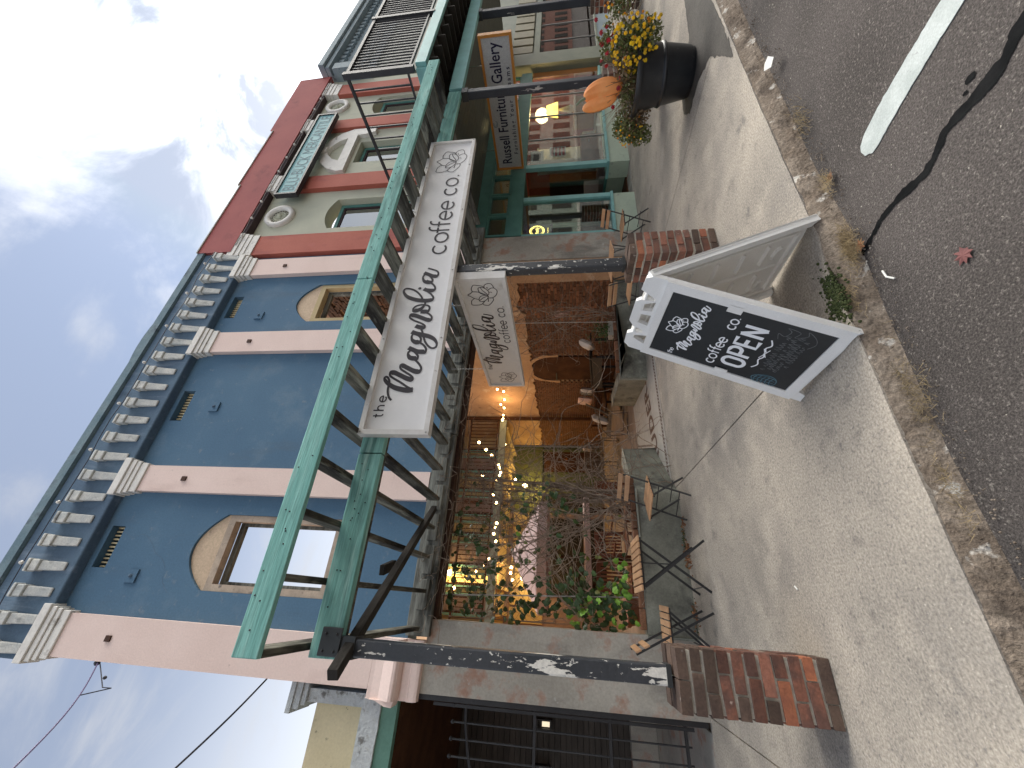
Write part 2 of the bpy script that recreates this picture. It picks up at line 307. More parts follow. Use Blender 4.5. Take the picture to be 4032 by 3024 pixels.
# ------------------------------------------------------------------ mesh helpers
class MB:
    def __init__(s): s.v = []; s.f = []; s.mi = []
    def add(s, v, f, mi=0):
        o = len(s.v); s.v += [Vector(a) for a in v]; s.f += [tuple(i+o for i in q) for q in f]; s.mi += [mi]*len(f); return s
    def box(s, x0, x1, y0, y1, z0, z1, mi=0):
        return s.add([(x, y, z) for x in (x0, x1) for y in (y0, y1) for z in (z0, z1)],
                     [(0, 1, 3, 2), (4, 6, 7, 5), (0, 4, 5, 1), (2, 3, 7, 6), (0, 2, 6, 4), (1, 5, 7, 3)], mi)
    def bar(s, p, q, w, h, up=(0, 0, 1), mi=0):   # square bar from p to q: w across, h along up
        p = Vector(p); q = Vector(q); d = (q-p).normalized(); u = Vector(up)
        a = d.cross(u)
        if a.length < 1e-4: a = d.cross(Vector((1, 0, 0)))
        a.normalize(); b = a.cross(d).normalized(); a = a*w/2; b = b*h/2
        v = [p-a-b, p+a-b, p+a+b, p-a+b, q-a-b, q+a-b, q+a+b, q-a+b]
        return s.add(v, [(0, 3, 2, 1), (4, 5, 6, 7), (0, 1, 5, 4), (1, 2, 6, 5), (2, 3, 7, 6), (3, 0, 4, 7)], mi)
    def tube(s, pts, r, n=6, mi=0, cap=True):
        pts = [Vector(p) for p in pts]; k = len(pts); o = len(s.v)
        rr = r if isinstance(r, (list, tuple)) else [r]*k
        u = None
        for i, p in enumerate(pts):
            d = (pts[min(i+1, k-1)]-pts[max(i-1, 0)])
            d = d.normalized() if d.length > 1e-9 else Vector((0, 0, 1))
            if u is None:
                u = d.orthogonal().normalized()
            else:
                u = u-d*u.dot(d); u = u.normalized() if u.length > 1e-6 else d.orthogonal().normalized()
            w = d.cross(u)
            for j in range(n):
                a = 2*pi*j/n; s.v.append(p+(u*cos(a)+w*sin(a))*rr[i])
        for i in range(k-1):
            for j in range(n):
                s.f.append((o+i*n+j, o+i*n+(j+1) % n, o+(i+1)*n+(j+1) % n, o+(i+1)*n+j)); s.mi.append(mi)
        if cap:
            s.f.append(tuple(o+j for j in reversed(range(n)))); s.mi.append(mi)
            s.f.append(tuple(o+(k-1)*n+j for j in range(n))); s.mi.append(mi)
        return s
    def lathe(s, prof, c=(0, 0, 0), n=24, mi=0, sx=1, sy=1):   # prof: (r,z)
        o = len(s.v); c = Vector(c)
        for r, z in prof:
            for j in range(n):
                a = 2*pi*j/n; s.v.append(c+Vector((r*cos(a)*sx, r*sin(a)*sy, z)))
        for i in range(len(prof)-1):
            for j in range(n):
                s.f.append((o+i*n+j, o+i*n+(j+1) % n, o+(i+1)*n+(j+1) % n, o+(i+1)*n+j)); s.mi.append(mi)
        s.f.append(tuple(o+j for j in reversed(range(n)))); s.mi.append(mi)
        s.f.append(tuple(o+(len(prof)-1)*n+j for j in range(n))); s.mi.append(mi)
        return s
    def prism(s, poly, f3, d, mi=0):     # poly 2D -> f3(u,v,w), extruded w 0..d ; holes = lists after first
        loops = poly if isinstance(poly[0][0], (list, tuple)) else [poly]
        tri = tessellate_polygon([[Vector((a, b, 0)) for a, b in L] for L in loops])
        flatp = [p for L in loops for p in L]; n = len(flatp); o = len(s.v)
        s.v += [Vector(f3(a, b, 0)) for a, b in flatp]+[Vector(f3(a, b, d)) for a, b in flatp]
        for t in tri:
            s.f.append(tuple(o+i for i in t)); s.mi.append(mi); s.f.append(tuple(o+n+i for i in reversed(t))); s.mi.append(mi)
        k = 0
        for L in loops:
            m = len(L)
            for i in range(m):
                a = o+k+i; b = o+k+(i+1) % m; s.f.append((a, b, b+n, a+n)); s.mi.append(mi)
            k += m
        return s
    def ball(s, c, r, n=8, m=5, mi=0, sq=(1, 1, 1)):
        prof = [(sin(pi*i/m), -cos(pi*i/m)) for i in range(m+1)]
        o = len(s.v); c = Vector(c)
        for a, z in prof:
            for j in range(n):
                t = 2*pi*j/n; s.v.append(c+Vector((a*cos(t)*sq[0], a*sin(t)*sq[1], z*sq[2]))*r)
        for i in range(m):
            for j in range(n):
                s.f.append((o+i*n+j, o+i*n+(j+1) % n, o+(i+1)*n+(j+1) % n, o+(i+1)*n+j)); s.mi.append(mi)
        return s
def XZ(y, sgn=1): return lambda a, b, w: (a, y+w*sgn, b)      # plate standing parallel to the street
def YZ(x): return lambda a, b, w: (x+w, a, b)
def XY(z): return lambda a, b, w: (a, b, z+w)

def off(o):
    v = Vector((0, 0, 0))
    while o is not None: v += o.location; o = o.parent
    return v
def bevel(o, w, seg=2):
    m = o.modifiers.new('bevel', 'BEVEL'); m.width = w; m.segments = seg; m.limit_method = 'ANGLE'; m.angle_limit = radians(40)
    return o
def smooth(o):
    for p in o.data.polygons: p.use_smooth = True
    return o
def tag(o, label=None, cat=None, group=None, kind=None):
    if label: o['label'] = label
    if cat: o['category'] = cat
    if group: o['group'] = group
    if kind: o['kind'] = kind
    return o
def mesh(name, mb, mats, shift=Vector((0, 0, 0))):
    me = bpy.data.meshes.new(name); me.from_pydata([v-shift for v in mb.v], [], mb.f)
    for m in (mats if isinstance(mats, (list, tuple)) else [mats]): me.materials.append(MAT[m] if isinstance(m, str) else m)
    if any(mb.mi): me.polygons.foreach_set('material_index', mb.mi)
    me.validate(clean_customdata=False); me.update()
    return me
def part(name, mb, mats, root, local=False, kind=None, label=None):
    me = mesh(name, mb, mats, Vector((0, 0, 0)) if local else off(root))
    o = bpy.data.objects.new(name, me); COL.objects.link(o); o.parent = root
    if kind: o['kind'] = kind
    if label: o['label'] = label
    return o
def inst(name, me, root, loc, rot=(0, 0, 0), scale=(1, 1, 1), local=False):  # another object sharing mesh data
    o = bpy.data.objects.new(name, me); COL.objects.link(o); o.parent = root
    o.location = Vector(loc)-(Vector((0, 0, 0)) if local else off(root)); o.rotation_euler = rot; o.scale = scale
    return o
def thing(name, label, cat, loc, group=None, rot=0):
    o = bpy.data.objects.new(name, None); COL.objects.link(o); o.location = loc; o.rotation_euler = (0, 0, rot)
    o.empty_display_size = .1
    return tag(o, label, cat, group)
def solo(name, mb, mats, label, cat, group=None, kind=None):
    xs = [v.x for v in mb.v]; ys = [v.y for v in mb.v]; zs = [v.z for v in mb.v]
    c = Vector(((min(xs)+max(xs))/2, (min(ys)+max(ys))/2, min(zs)))
    o = bpy.data.objects.new(name, mesh(name, mb, mats, c)); COL.objects.link(o); o.location = c
    return tag(o, label, cat, group, kind)
def struct(name, mb=None, mats=None, label=None):
    if mb is None: o = bpy.data.objects.new(name, None); COL.objects.link(o); o.empty_display_size = .1
    else: o = bpy.data.objects.new(name, mesh(name, mb, mats)); COL.objects.link(o)
    return tag(o, label, None, None, 'structure')
def copy_tree(o, parent=None):
    c = o.copy(); COL.objects.link(c)
    if parent is not None: c.parent = parent
    for ch in list(o.children): copy_tree(ch, c)
    return c
def lib(name, mb, mats): return mesh(name, mb, mats)

# ------------------------------------------------------------------ lettering
def cr(P, sub=6):      # smooth curve through points
    if len(P) < 3: return P
    Q = [P[0]]+list(P)+[P[-1]]; out = []
    for i in range(1, len(Q)-2):
        p0, p1, p2, p3 = Q[i-1], Q[i], Q[i+1], Q[i+2]
        for k in range(sub):
            t = k/sub; t2 = t*t; t3 = t2*t
            out.append(tuple(.5*((2*p1[j])+(-p0[j]+p2[j])*t+(2*p0[j]-5*p1[j]+4*p2[j]-p3[j])*t2+(-p0[j]+3*p1[j]-3*p2[j]+p3[j])*t3) for j in (0, 1)))
    out.append(P[-1]); return out
_lay = [0]
def ribbon(mb, P, w, f3, th=.002, calli=0):   # flat painted stroke; calli>0 thickens the downstrokes
    _lay[0] = (_lay[0]+1) % 6; n = len(P); L = []; R = []; lay = _lay[0]
    for i, (x, y) in enumerate(P):
        a = P[max(i-1, 0)]; b = P[min(i+1, n-1)]; dx, dy = b[0]-a[0], b[1]-a[1]; l = sqrt(dx*dx+dy*dy) or 1; dx /= l; dy /= l
        ww = w*(1+calli*max(0, -dy*1.0)**2)/2 if dy < 0 else w/2
        h = th*.6+lay*.00012+th*.5*i/n
        L.append(f3(x-dy*ww, y+dx*ww, h)); R.append(f3(x+dy*ww, y-dx*ww, h))
    mb.add(L+R, [(i, i+1, n+i+1, n+i) for i in range(n-1)])
def disc(mb, x, y, r, f3, th=.002):
    n = 12; mb.add([f3(x+r*cos(2*pi*i/n), y+r*sin(2*pi*i/n), th) for i in range(n)], [tuple(range(n))])
def arc(cx, cy, rx, ry, a0, a1, n=18): return [(cx+rx*cos(radians(a0+(a1-a0)*i/n)), cy+ry*sin(radians(a0+(a1-a0)*i/n))) for i in range(n+1)]
SANS = {  # strokes in units of x-height = 1, and advance
 'c': ([arc(.5, .5, .5, .5, 48, 312)], 1.12), 'o': ([arc(.52, .5, .52, .5, 0, 360, 24)], 1.22),
 'e': ([[(.0, .52), (1.0, .52)]+arc(.5, .5, .5, .5, 0, 318)], 1.18),
 'f': ([[(.30, 0), (.30, 1.25)]+arc(.62, 1.25, .32, .38, 180, 70, 8), [(.02, .92), (.62, .92)]], .80),
 't': ([[(.28, 1.45), (.28, .28)]+arc(.52, .28, .24, .28, 180, 285, 6), [(.0, 1.0), (.58, 1.0)]], .82),
 'h': ([[(.05, 1.6), (.05, 0)], [(.05, .5)]+arc(.45, .55, .40, .45, 170, 0, 8)+[(.85, 0)]], 1.15),
 ' ': ([], .62), '.': ([[(.1, .0), (.1, .14)]], .4),
 'O': ([[(.1+.42+.42*cos(radians(a)), (1.15 if sin(radians(a)) > 0 else .45)+.45*sin(radians(a))) for a in range(0, 361, 15)]], 1.22),
 'P': ([[(.1, 0), (.1, 1.6), (.55, 1.6)]+arc(.55, 1.17, .36, .43, 90, -90, 8)+[(.1, .74)]], 1.08),
 'E': ([[(.85, 1.6), (.1, 1.6), (.1, 0), (.85, 0)], [(.1, .82), (.75, .82)]], 1.08),
 'N': ([[(.1, 0), (.1, 1.6)], [(.1, 1.6), (.9, 0)], [(.9, 0), (.9, 1.6)]], 1.1),
}
def sans(mb, text, x, y, h, w, f3, sp=0, sx=1):
    for ch in text:
        st, adv = SANS[ch]
        for s in st: ribbon(mb, [(x+a*h*sx, y+b*h) for a, b in s], w, f3)
        x += (adv+sp)*h*sx
    return x
SCRIPT = [  # the brush-script word, traced as pen strokes; x right, y up, metres on the long fascia sign
 [(0.336,0.402),(0.37,0.433),(0.427,0.455),(0.478,0.459),(0.524,0.459),(0.563,0.475),(0.582,0.499),(0.57,0.515),(0.544,0.504),(0.508,0.466),(0.468,0.4),(0.446,0.324),(0.437,0.264),(0.444,0.219)],
 [(0.444,0.219),(0.472,0.277),(0.52,0.35),(0.563,0.424),(0.593,0.465),(0.622,0.469),(0.626,0.431),(0.595,0.365),(0.563,0.299),(0.552,0.256),(0.565,0.242),(0.594,0.267),(0.63,0.323),(0.662,0.371),(0.693,0.386),(0.702,0.361),(0.675,0.308),(0.642,0.242),(0.637,0.197),(0.663,0.178),(0.701,0.193),(0.749,0.236),(0.791,0.29),(0.824,0.329)],
 [(0.877,0.317),(0.852,0.336),(0.82,0.333),(0.793,0.312),(0.783,0.273),(0.785,0.238),(0.808,0.233),(0.844,0.262),(0.876,0.298),(0.898,0.336)],
 [(0.907,0.344),(0.883,0.296),(0.862,0.25),(0.857,0.207),(0.859,0.17),(0.889,0.166),(0.931,0.194),(0.963,0.236),(0.991,0.279)],
 [(1.079,0.324),(1.042,0.336),(1.001,0.324),(0.975,0.291),(0.972,0.253),(0.992,0.235),(1.029,0.246),(1.063,0.288),(1.095,0.34)],
 [(1.099,0.347),(1.076,0.292),(1.058,0.227),(1.038,0.161),(1.003,0.103),(0.951,0.068),(0.908,0.073),(0.898,0.109),(0.924,0.15),(0.976,0.189),(1.043,0.217),(1.103,0.239),(1.153,0.267)],
 [(1.172,0.319),(1.154,0.277),(1.149,0.236),(1.167,0.222),(1.197,0.255),(1.22,0.304),(1.249,0.361),(1.28,0.397),(1.308,0.391),(1.304,0.345),(1.274,0.274),(1.246,0.213),(1.247,0.176),(1.278,0.167),(1.319,0.202),(1.349,0.261),(1.369,0.31)],
 [(1.356,0.295),(1.352,0.255),(1.359,0.22),(1.395,0.207),(1.426,0.224),(1.438,0.256),(1.444,0.303),(1.429,0.353),(1.398,0.38),(1.373,0.373),(1.37,0.336),(1.39,0.3),(1.426,0.273),(1.467,0.265),(1.497,0.285),(1.531,0.31)],
 [(1.497,0.295),(1.553,0.32),(1.607,0.363),(1.651,0.417),(1.674,0.476),(1.673,0.517),(1.639,0.53),(1.586,0.501),(1.548,0.454),(1.517,0.381),(1.502,0.312),(1.499,0.246),(1.51,0.201),(1.538,0.19),(1.586,0.222),(1.629,0.272)],
 [(1.662,0.312),(1.642,0.268),(1.637,0.214),(1.662,0.188),(1.71,0.209),(1.755,0.258),(1.785,0.296)],
 [(1.873,0.328),(1.851,0.345),(1.815,0.346),(1.773,0.323),(1.755,0.279),(1.762,0.242),(1.791,0.236),(1.833,0.263),(1.868,0.303),(1.894,0.342)],
 [(1.898,0.346),(1.87,0.289),(1.845,0.237),(1.844,0.196),(1.878,0.182),(1.916,0.203),(1.941,0.252),(1.965,0.311)]]
FLOWER = [[(0.066,0.119),(0.117,0.126),(0.166,0.111),(0.209,0.081),(0.199,0.024),(0.18,-0.029),(0.121,-0.066)],[(0.066,0.119),(0.056,0.047),(0.004,-0.031),(-0.03,-0.076)],[(0.066,0.119),(0.029,0.154),(-0.003,0.195),(-0.045,0.153),(-0.085,0.118),(-0.108,0.065)],[(-0.087,0.118),(-0.133,0.162),(-0.187,0.175),(-0.235,0.174),(-0.244,0.125),(-0.242,0.077),(-0.214,0.027),(-0.148,-0.019)],[(-0.154,0.059),(-0.098,0.056),(-0.042,0.024),(-0.023,-0.023),(-0.03,-0.076),(-0.082,-0.068),(-0.131,-0.036),(-0.161,0.009),(-0.158,0.057)],[(-0.139,0.053),(-0.081,-0.001),(-0.039,-0.073)],[(0.068,0.032),(0.135,0.033),(0.157,-0.002),(0.14,-0.046),(0.079,-0.09),(0.017,-0.096),(-0.015,-0.074),(-0.003,-0.021),(0.027,0.018),(0.068,0.032)],[(0.153,-0.002),(0.098,-0.015),(0.047,-0.045),(-0.006,-0.073)],[(0.14,-0.05),(0.196,-0.058),(0.23,-0.1),(0.232,-0.14),(0.195,-0.164),(0.131,-0.177)],[(0.087,-0.091),(0.124,-0.126),(0.136,-0.161),(0.119,-0.19),(0.071,-0.211),(0.006,-0.2),(-0.047,-0.171),(-0.085,-0.125),(-0.084,-0.082)],[(-0.084,-0.082),(-0.087,-0.13),(-0.124,-0.14),(-0.169,-0.12),(-0.213,-0.094),(-0.242,-0.07),(-0.259,-0.047),(-0.243,0.008),(-0.203,0.023)],[(-0.173,-0.06),(-0.126,-0.068),(-0.042,-0.074)],[(0.044,-0.1),(0.046,-0.125),(0.034,-0.139)],[(0.131,-0.079),(0.15,-0.089),(0.129,-0.093)]]
def script_word(mb, x, y, k, w, f3, calli=1.3, sx=1):   # x,y = left of M and baseline
    for s in SCRIPT: ribbon(mb, cr([(x+(a-.336)*k*sx, y+(b-.19)*k) for a, b in s]), w, f3, calli=calli)
    disc(mb, x+(1.672-.336)*k*sx, y+(.357-.19)*k, w*.85, f3)
def flower_mark(mb, x, y, k, w, f3, sx=1):
    for s in FLOWER: ribbon(mb, cr([(x+a*k*sx, y+b*k) for a, b in s], 4), w, f3)
def font(mb, text, x, y, size, f3, sx=1, sp=1.0, bold=0):
    cu = bpy.data.curves.new('t', 'FONT'); cu.body = text; cu.size = size; cu.space_character = sp; cu.offset = bold
    cu.resolution_u = 3
    o = bpy.data.objects.new('t', cu); COL.objects.link(o)
    dg = bpy.context.evaluated_depsgraph_get(); me = o.evaluated_get(dg).to_mesh()
    V = [(v.co.x, v.co.y) for v in me.vertices]; F = [tuple(p.vertices) for p in me.polygons]
    wd = max([v[0] for v in V]+[0])
    o.evaluated_get(dg).to_mesh_clear(); bpy.data.objects.remove(o); bpy.data.curves.remove(cu)
    mb.add([f3(x+a*sx, y+b, .002) for a, b in V], F)
    return wd*sx
# ================================================================== the setting
def zf(z, Y): return 1.5+(z-1.5)*Y/5.5      # facade measures were taken on the plane y = 5.5
def xf(x, Y): return x*Y/5.5
struct('ground', MB().box(-150, 250, -120, 200, -.6, -.3), 'dirt')
struct('road', MB().add([(-80, -60, -.11), (150, -60, -.11), (150, 2.3, -.11), (-80, 2.3, -.11)], [(0, 1, 2, 3)]), 'asphalt')
STRIPE = [(2.288,1.432),(2.258,1.443),(2.209,1.433),(2.174,1.399),(2.173,1.358),(2.2,1.192),(2.223,.962),(2.231,.806),(2.2,.1),(2.2,-3.5),(2.33,-3.5),(2.355,.1),(2.359,.843),(2.358,1.005),(2.346,1.213),(2.32,1.369)]
def roughen(P, amp, step):
    out = []
    for i, p in enumerate(P):
        q = P[(i+1) % len(P)]; d = sqrt((p[0]-q[0])**2+(p[1]-q[1])**2); n = max(1, int(d/step))
        for k in range(n):
            t = k/n; x = p[0]+(q[0]-p[0])*t; y = p[1]+(q[1]-p[1])*t
            out.append((x+amp*(noise.noise(Vector((x*40, y*40, 1)))), y+amp*(noise.noise(Vector((x*40, y*40, 7))))))
    return out
struct('parking_line', MB().prism(roughen(STRIPE[::-1], .006, .02), XY(-.108), .003), 'line')
CRACK = [(1.77,1.80),(1.78,1.69),(1.80,1.62),(1.829,1.524),(1.822,1.391),(1.797,1.275),(1.817,1.204),(1.859,1.124),(1.856,1.051),(1.844,.968),(1.848,.885),(1.868,.833),(1.892,.78),(1.9,.5),(1.93,.2)]
def crackband():
    mb = MB(); P = cr(CRACK, 8); n = len(P); v = []
    for i, (x, y) in enumerate(P):
        w = .012+.022*i/n+.012*noise.noise(Vector((x*30, y*22, 3)))+.007*noise.noise(Vector((x*90, y*90, 3)))
        w = max(w, .005); j = .006*noise.noise(Vector((0, y*35, 9)))
        v += [(x-w+j, y, -.1065), (x+w+j, y, -.1065)]
    mb.add(v, [(2*i, 2*i+1, 2*i+3, 2*i+2) for i in range(n-1)])
    for (x, y, r) in [(1.935, .96, .016), (1.905, 1.0, .008)]:
        mb.add([(x+r*cos(a*.7)*(1+.2*sin(a*3)), y+r*1.5*sin(a*.7), -.1065) for a in range(9)], [tuple(range(9))])
    return mb
struct('crack_sealant', crackband(), 'seal')

# kerb: worn aggregate edge that widens to the right
EDGE = [(-8, 1.84), (-.165, 1.84), (.64, 1.845), (1.3, 1.83), (1.7, 1.845), (2.0, 1.80), (2.8, 1.785), (3.7, 1.765), (4.3, 1.745), (5.06, 1.72), (8, 1.62), (14, 1.45), (40, .9)]
FOOT = [(-8, 1.77), (.25, 1.775), (.66, 1.79), (1.4, 1.745), (1.85, 1.70), (2.6, 1.72), (3.35, 1.69), (4.35, 1.655), (5.0, 1.62), (8, 1.50), (14, 1.3), (40, .7)]
def pl(P, x):
    for a, b in zip(P, P[1:]):
        if x <= b[0]: t = (x-a[0])/(b[0]-a[0]); return a[1]+(b[1]-a[1])*t
    return P[-1][1]
def kerb():
    mb = MB(); n = 900; m = 8; v = []
    for i in range(n+1):
        x = -3+12*i/n if i < n*.97 else 9+(i-n*.97)*1.2
        e = pl(EDGE, x)+.004+.008*noise.noise(Vector((x*7, 0, 0))); f = pl(FOOT, x)
        for j in range(m+1):
            t = j/m; y = e+(f-e)*t
            z = -.006-.105*(t**1.25)+(.013*noise.noise(Vector((x*9, y*14, 0)))+.008*noise.noise(Vector((x*40, y*40, 2))))*(1 if 0 < j < m else .3)
            if j == m: z = -.112
            v.append((x, y, z))
    mb.add(v, [(i*(m+1)+j, i*(m+1)+j+1, (i+1)*(m+1)+j+1, (i+1)*(m+1)+j) for i in range(n) for j in range(m)])
    return mb
smooth(struct('kerb', kerb(), 'kerb'))

pav = struct('pavement')
part('bedding', MB().box(-12, 40, 1.9, 20, -.12, -.03), 'dirt', pav)
XB = [-9, -3.4, -.885, 1.535, 4.98, 8.3, 9.9, 11.4, 13.6, 16, 19]
def slab(x0, x1, y0, y1, front=False):
    g = .006; mb = MB(); n = max(2, int((x1-x0)/.15)); P = []
    for i in range(n+1):
        x = x0+g+(x1-x0-2*g)*i/n
        P.append((x, (pl(EDGE, x)+.006*noise.noise(Vector((x*11, 3, 0)))+.003*noise.noise(Vector((x*50, 3, 0)))) if front else y0+g))
    P += [(x1-g, y1-g), (x0+g, y1-g)]
    mb.prism(P, XY(-.10), .10)
    return bevel(part('slab', mb, 'concrete', pav), .007, 2)
for a, b in zip(XB, XB[1:]):
    if a >= 3.3 or b <= -.8: slab(a, b, 0, 5.56, True)
    else: slab(a, b, 0, 5.73, True)
part('slab', MB().prism([(-.2, 5.745), (1.62, 5.745), (2.35, 6.5), (-.2, 6.5)], XY(-.10), .098), 'concrete', pav)
DP = [(4.35+.0, 1.80), (4.6, 1.765), (5.2, 1.75), (6.2, 1.73), (7.6, 1.72), (7.4, 2.0), (6.6, 2.1), (6.0, 2.25), (5.75, 2.75), (5.45, 2.82), (5.22, 2.70), (5.2, 2.35), (5.0, 2.05), (4.7, 1.93)]
struct('damp_stain', MB().prism(roughen(DP, .03, .05), XY(.002), .002), M('damp_concrete', (.055, .05, .045), (.085, .078, .07), s=3, r=.6, bump=.4, bs=60, fine=.4, spec=.2))
# tiled threshold
tm = struct('mosaic_threshold')
part('tile_field', MB().prism([(1.50, 5.735), (5.95, 5.735), (5.95, 6.3), (3.72, 6.5), (3.92, 7.97), (2.94, 7.87), (2.35, 6.52)], XY(-.05), .054), 'tilew', tm)
def mosaic():
    b = MB(); z = .0062
    # border of brown lines with a running key between
    b.box(1.66, 5.9, 5.79, 5.80, z-.003, z); b.box(1.66, 5.9, 5.865, 5.875, z-.003, z)
    x = 1.70
    while x < 5.85:
        b.box(x, x+.028, 5.812, 5.838, z-.003, z); b.box(x+.024, x+.05, 5.832, 5.855, z-.003, z); x += .062
    for k in range(17):
        y = 6.6+k*.075; xx = 2.52+(y-6.6)*.36
        b.box(xx, xx+.03, y, y+.03, z-.003, z); b.box(xx+.02, xx+.05, y+.03, y+.05, z-.003, z)
    return b
part('border', mosaic(), 'tileb', tm)
def matname():
    b = MB(); f3 = lambda u, v, w: (2.02+u, 6.18+v+u*.19, .0062+w*.3)
    font(b, 'AUDER.', 0, 0, .46, f3, sx=1.0, sp=1.14, bold=.016)
    return b
part('name', matname(), 'tileb', tm)

# rendered low walls either side of the threshold
def lowwall(name, pts, h, th, label, slope=0):
    r = thing(name, label, 'wall', (pts[0][0], pts[0][1], 0), 'low cement walls flanking the tiled threshold')
    P = [Vector((x, y)) for x, y in pts]; n = len(P); front = []; back = []
    for i, p in enumerate(P):
        d = ((P[min(i+1, n-1)]-P[max(i-1, 0)])).normalized(); nn = Vector((-d.y, d.x)); front.append(p); back.append(p+nn*th)
    poly = [(p.x, p.y) for p in front]+[(p.x, p.y) for p in reversed(back)]
    mb = MB().prism(poly, XY(-.02), h+.02); o = part('wall', mb, 'lowwall', r); bevel(o, .025, 3)
    cap = [(p.x, p.y+.0) for p in back]+[((p+(q-p)*.75).x, (p+(q-p)*.75).y+.002) for p, q in zip(reversed(front), reversed(back))]
    return r
wl = lowwall('low_wall', [(-.2, 5.5), (1.46, 5.5), (1.66, 5.70), (2.42, 6.47)], .535, .26, 'low mossy cement wall left of the tiled threshold, behind the folding table')
wr = lowwall('low_wall', [(3.95, 7.95), (3.74, 6.40), (3.98, 6.30), (5.95, 6.14)], .46, .24, 'low stained cement wall right of the tiled threshold, behind the A-frame sign')
for k in range(8): bevel(part('brick', MB().box(-.15+k*.23, .065+k*.23, 5.64, 5.74, .537, .60), 'brickin', wl), .006)
for k in range(9): bevel(part('brick', MB().box(3.92+k*.225, 4.13+k*.225, 6.42-k*.016, 6.50-k*.016, .462, .53), 'brickin', wr), .006)

# ================================================================== blue building
BB = thing('blue_building', 'roofless blue stucco building with pink pilasters and white brackets behind the timber awning', 'building', (2.7, 5.6, 0))
def arch(x0, x1, zs, rise, n=14):
    return [(x1-(x1-x0)*i/n, zs+rise*(1-((2*i/n-1)**2))) for i in range(n+1)]
W1 = [(-.07, 4.62), (.93, 4.62)]+arch(-.07, .93, 6.44, .36)
W2 = [(4.55, 4.62), (5.5, 4.62)]+arch(4.55, 5.5, 6.44, .36)
VE = [(.13, .70), (2.44, 3.02), (4.69, 5.25)]
holes = [W1, W2]+[[(a, 8.06), (b, 8.06), (b, 8.28), (a, 8.28)] for a, b in VE]
mb = MB().prism([[(-.92, 3.4), (6.36, 3.4), (6.36, 9.5), (-.92, 9.5)]]+[h for h in holes], XZ(5.5), .34)
part('wall', mb, 'blue', BB)
fz = MB().box(-.98, 6.40, 5.36, 5.86, zf(8.56, 5.36), zf(9.62, 5.36))
bevel(part('frieze', fz, 'bluedark', BB), .02)
mb = MB().box(-1.0, 6.42, 5.31, 5.90, zf(9.62, 5.36)+.002, zf(9.86, 5.31))
pts = [(3.3, 0), (4.5, 0)]+[(4.5-.24*i, .13*sin(pi*i/5)**.8 if 0 < i < 5 else 0) for i in range(1, 5)]
mb.prism([(3.4, 0)]+[(3.4+.1*i, .07*sin(pi*i/12)) for i in range(1, 12)]+[(4.6, 0)], lambda a, b, w: (a, 5.33+w, zf(9.86, 5.31)+b-.001), .3)
bevel(part('coping', mb, 'coping', BB), .03)
# pilasters and capitals
def capital(root, x0, x1, yb, z, h, mat='trim', e=.09):
    b = MB()
    for k, (a, c, ex) in enumerate([(0, .30, .3), (.30, .48, .52), (.48, .68, .72), (.68, 1, 1)]):
        q = e*ex; b.box(x0-q, x1+q, yb-q, yb+.14, z+h*a+.001*k, z+h*c)
    return bevel(part('capital', b, mat, root), .008)
for (a, b_) in [(-.915, -.44), (1.235, 1.645), (3.87, 4.33), (5.86, 6.33)]:
    Yp = 5.40; x0, x1 = (xf(a, Yp) if a > -.5 else -.92), xf(b_, Yp)
    z0 = 3.75 if a < 0 else 3.42
    pz = zf(8.2, Yp)
    p = part('pilaster', MB().box(x0, x1, Yp, 5.497, z0, pz), 'pink', BB)
    capital(p, x0, x1, Yp, pz+.002, zf(8.60, Yp)-pz)
    part('anchor_plate', MB().box((x0+x1)/2-.034, (x0+x1)/2+.034, Yp-.02, Yp-.001, 7.31, 7.385), 'rust', p)
for x, z in [(.05, 7.55), (2.70, 7.52), (4.72, 7.5)]:
    o = part('anchor_plate', MB().box(x-.085, x+.085, 5.475, 5.498, z-.085, z+.085), 'blue', BB)
    part('bolt', MB().ball((x, 5.47, z), .026), 'bluedark', o)
# brackets
bm = MB().box(-.10, .10, -.20, 0, .30, .46)
bm.add([(-.085, -.15, .30), (.085, -.15, .30), (.085, 0, .30), (-.085, 0, .30), (-.075, -.045, -.12), (.075, -.045, -.12), (.075, 0, -.12), (-.075, 0, -.12)],
       [(0, 1, 5, 4), (1, 2, 6, 5), (3, 0, 4, 7), (4, 5, 6, 7), (0, 3, 2, 1), (2, 3, 7, 6)])
bm.box(-.115, .115, -.23, 0, .46, .52)
for v_ in bm.v: v_.x *= .74; v_.z = v_.z*.84; v_.y *= .55
bme = lib('bracket', bm, 'bracket')
nb = 23
for k in range(nb):
    x = -.86+k*(6.24+.86)/(nb-1)
    o = inst('bracket', bme, BB, (x, 5.358, zf(8.62, 5.3)+.24), (0, random.uniform(-.02, .02), 0)); bevel(o, .015)
# string of bulbs along the frieze
wb = MB(); wb.tube([(-.9+i*.36, 5.18+.01*sin(i*2), 8.99+.02*sin(i*5)) for i in range(21)], .006, 4)
sl = thing('string_lights', 'unlit string of small white bulbs running along the bracket row of the blue building', 'string lights', (2.7, 5.12, 8.8))
part('cable', wb, 'wireb', sl)
for i in range(9): part('bulb', MB().ball((-.7+i*.82, 5.12, 8.95), .028, 6, 4), 'trim', sl)
# vents with slats
for (a, b_) in VE:
    v = part('vent', MB().box(a-.02, b_+.02, 5.80, 5.86, 8.04, 8.30), 'dark', BB)
    n = 11
    for i in range(n):
        x = a+.02+(b_-a-.04)*i/(n-1)
        part('slat', MB().box(x-.011, x+.011, 5.60, 5.64, 8.06, 8.28), 'yellow', v)
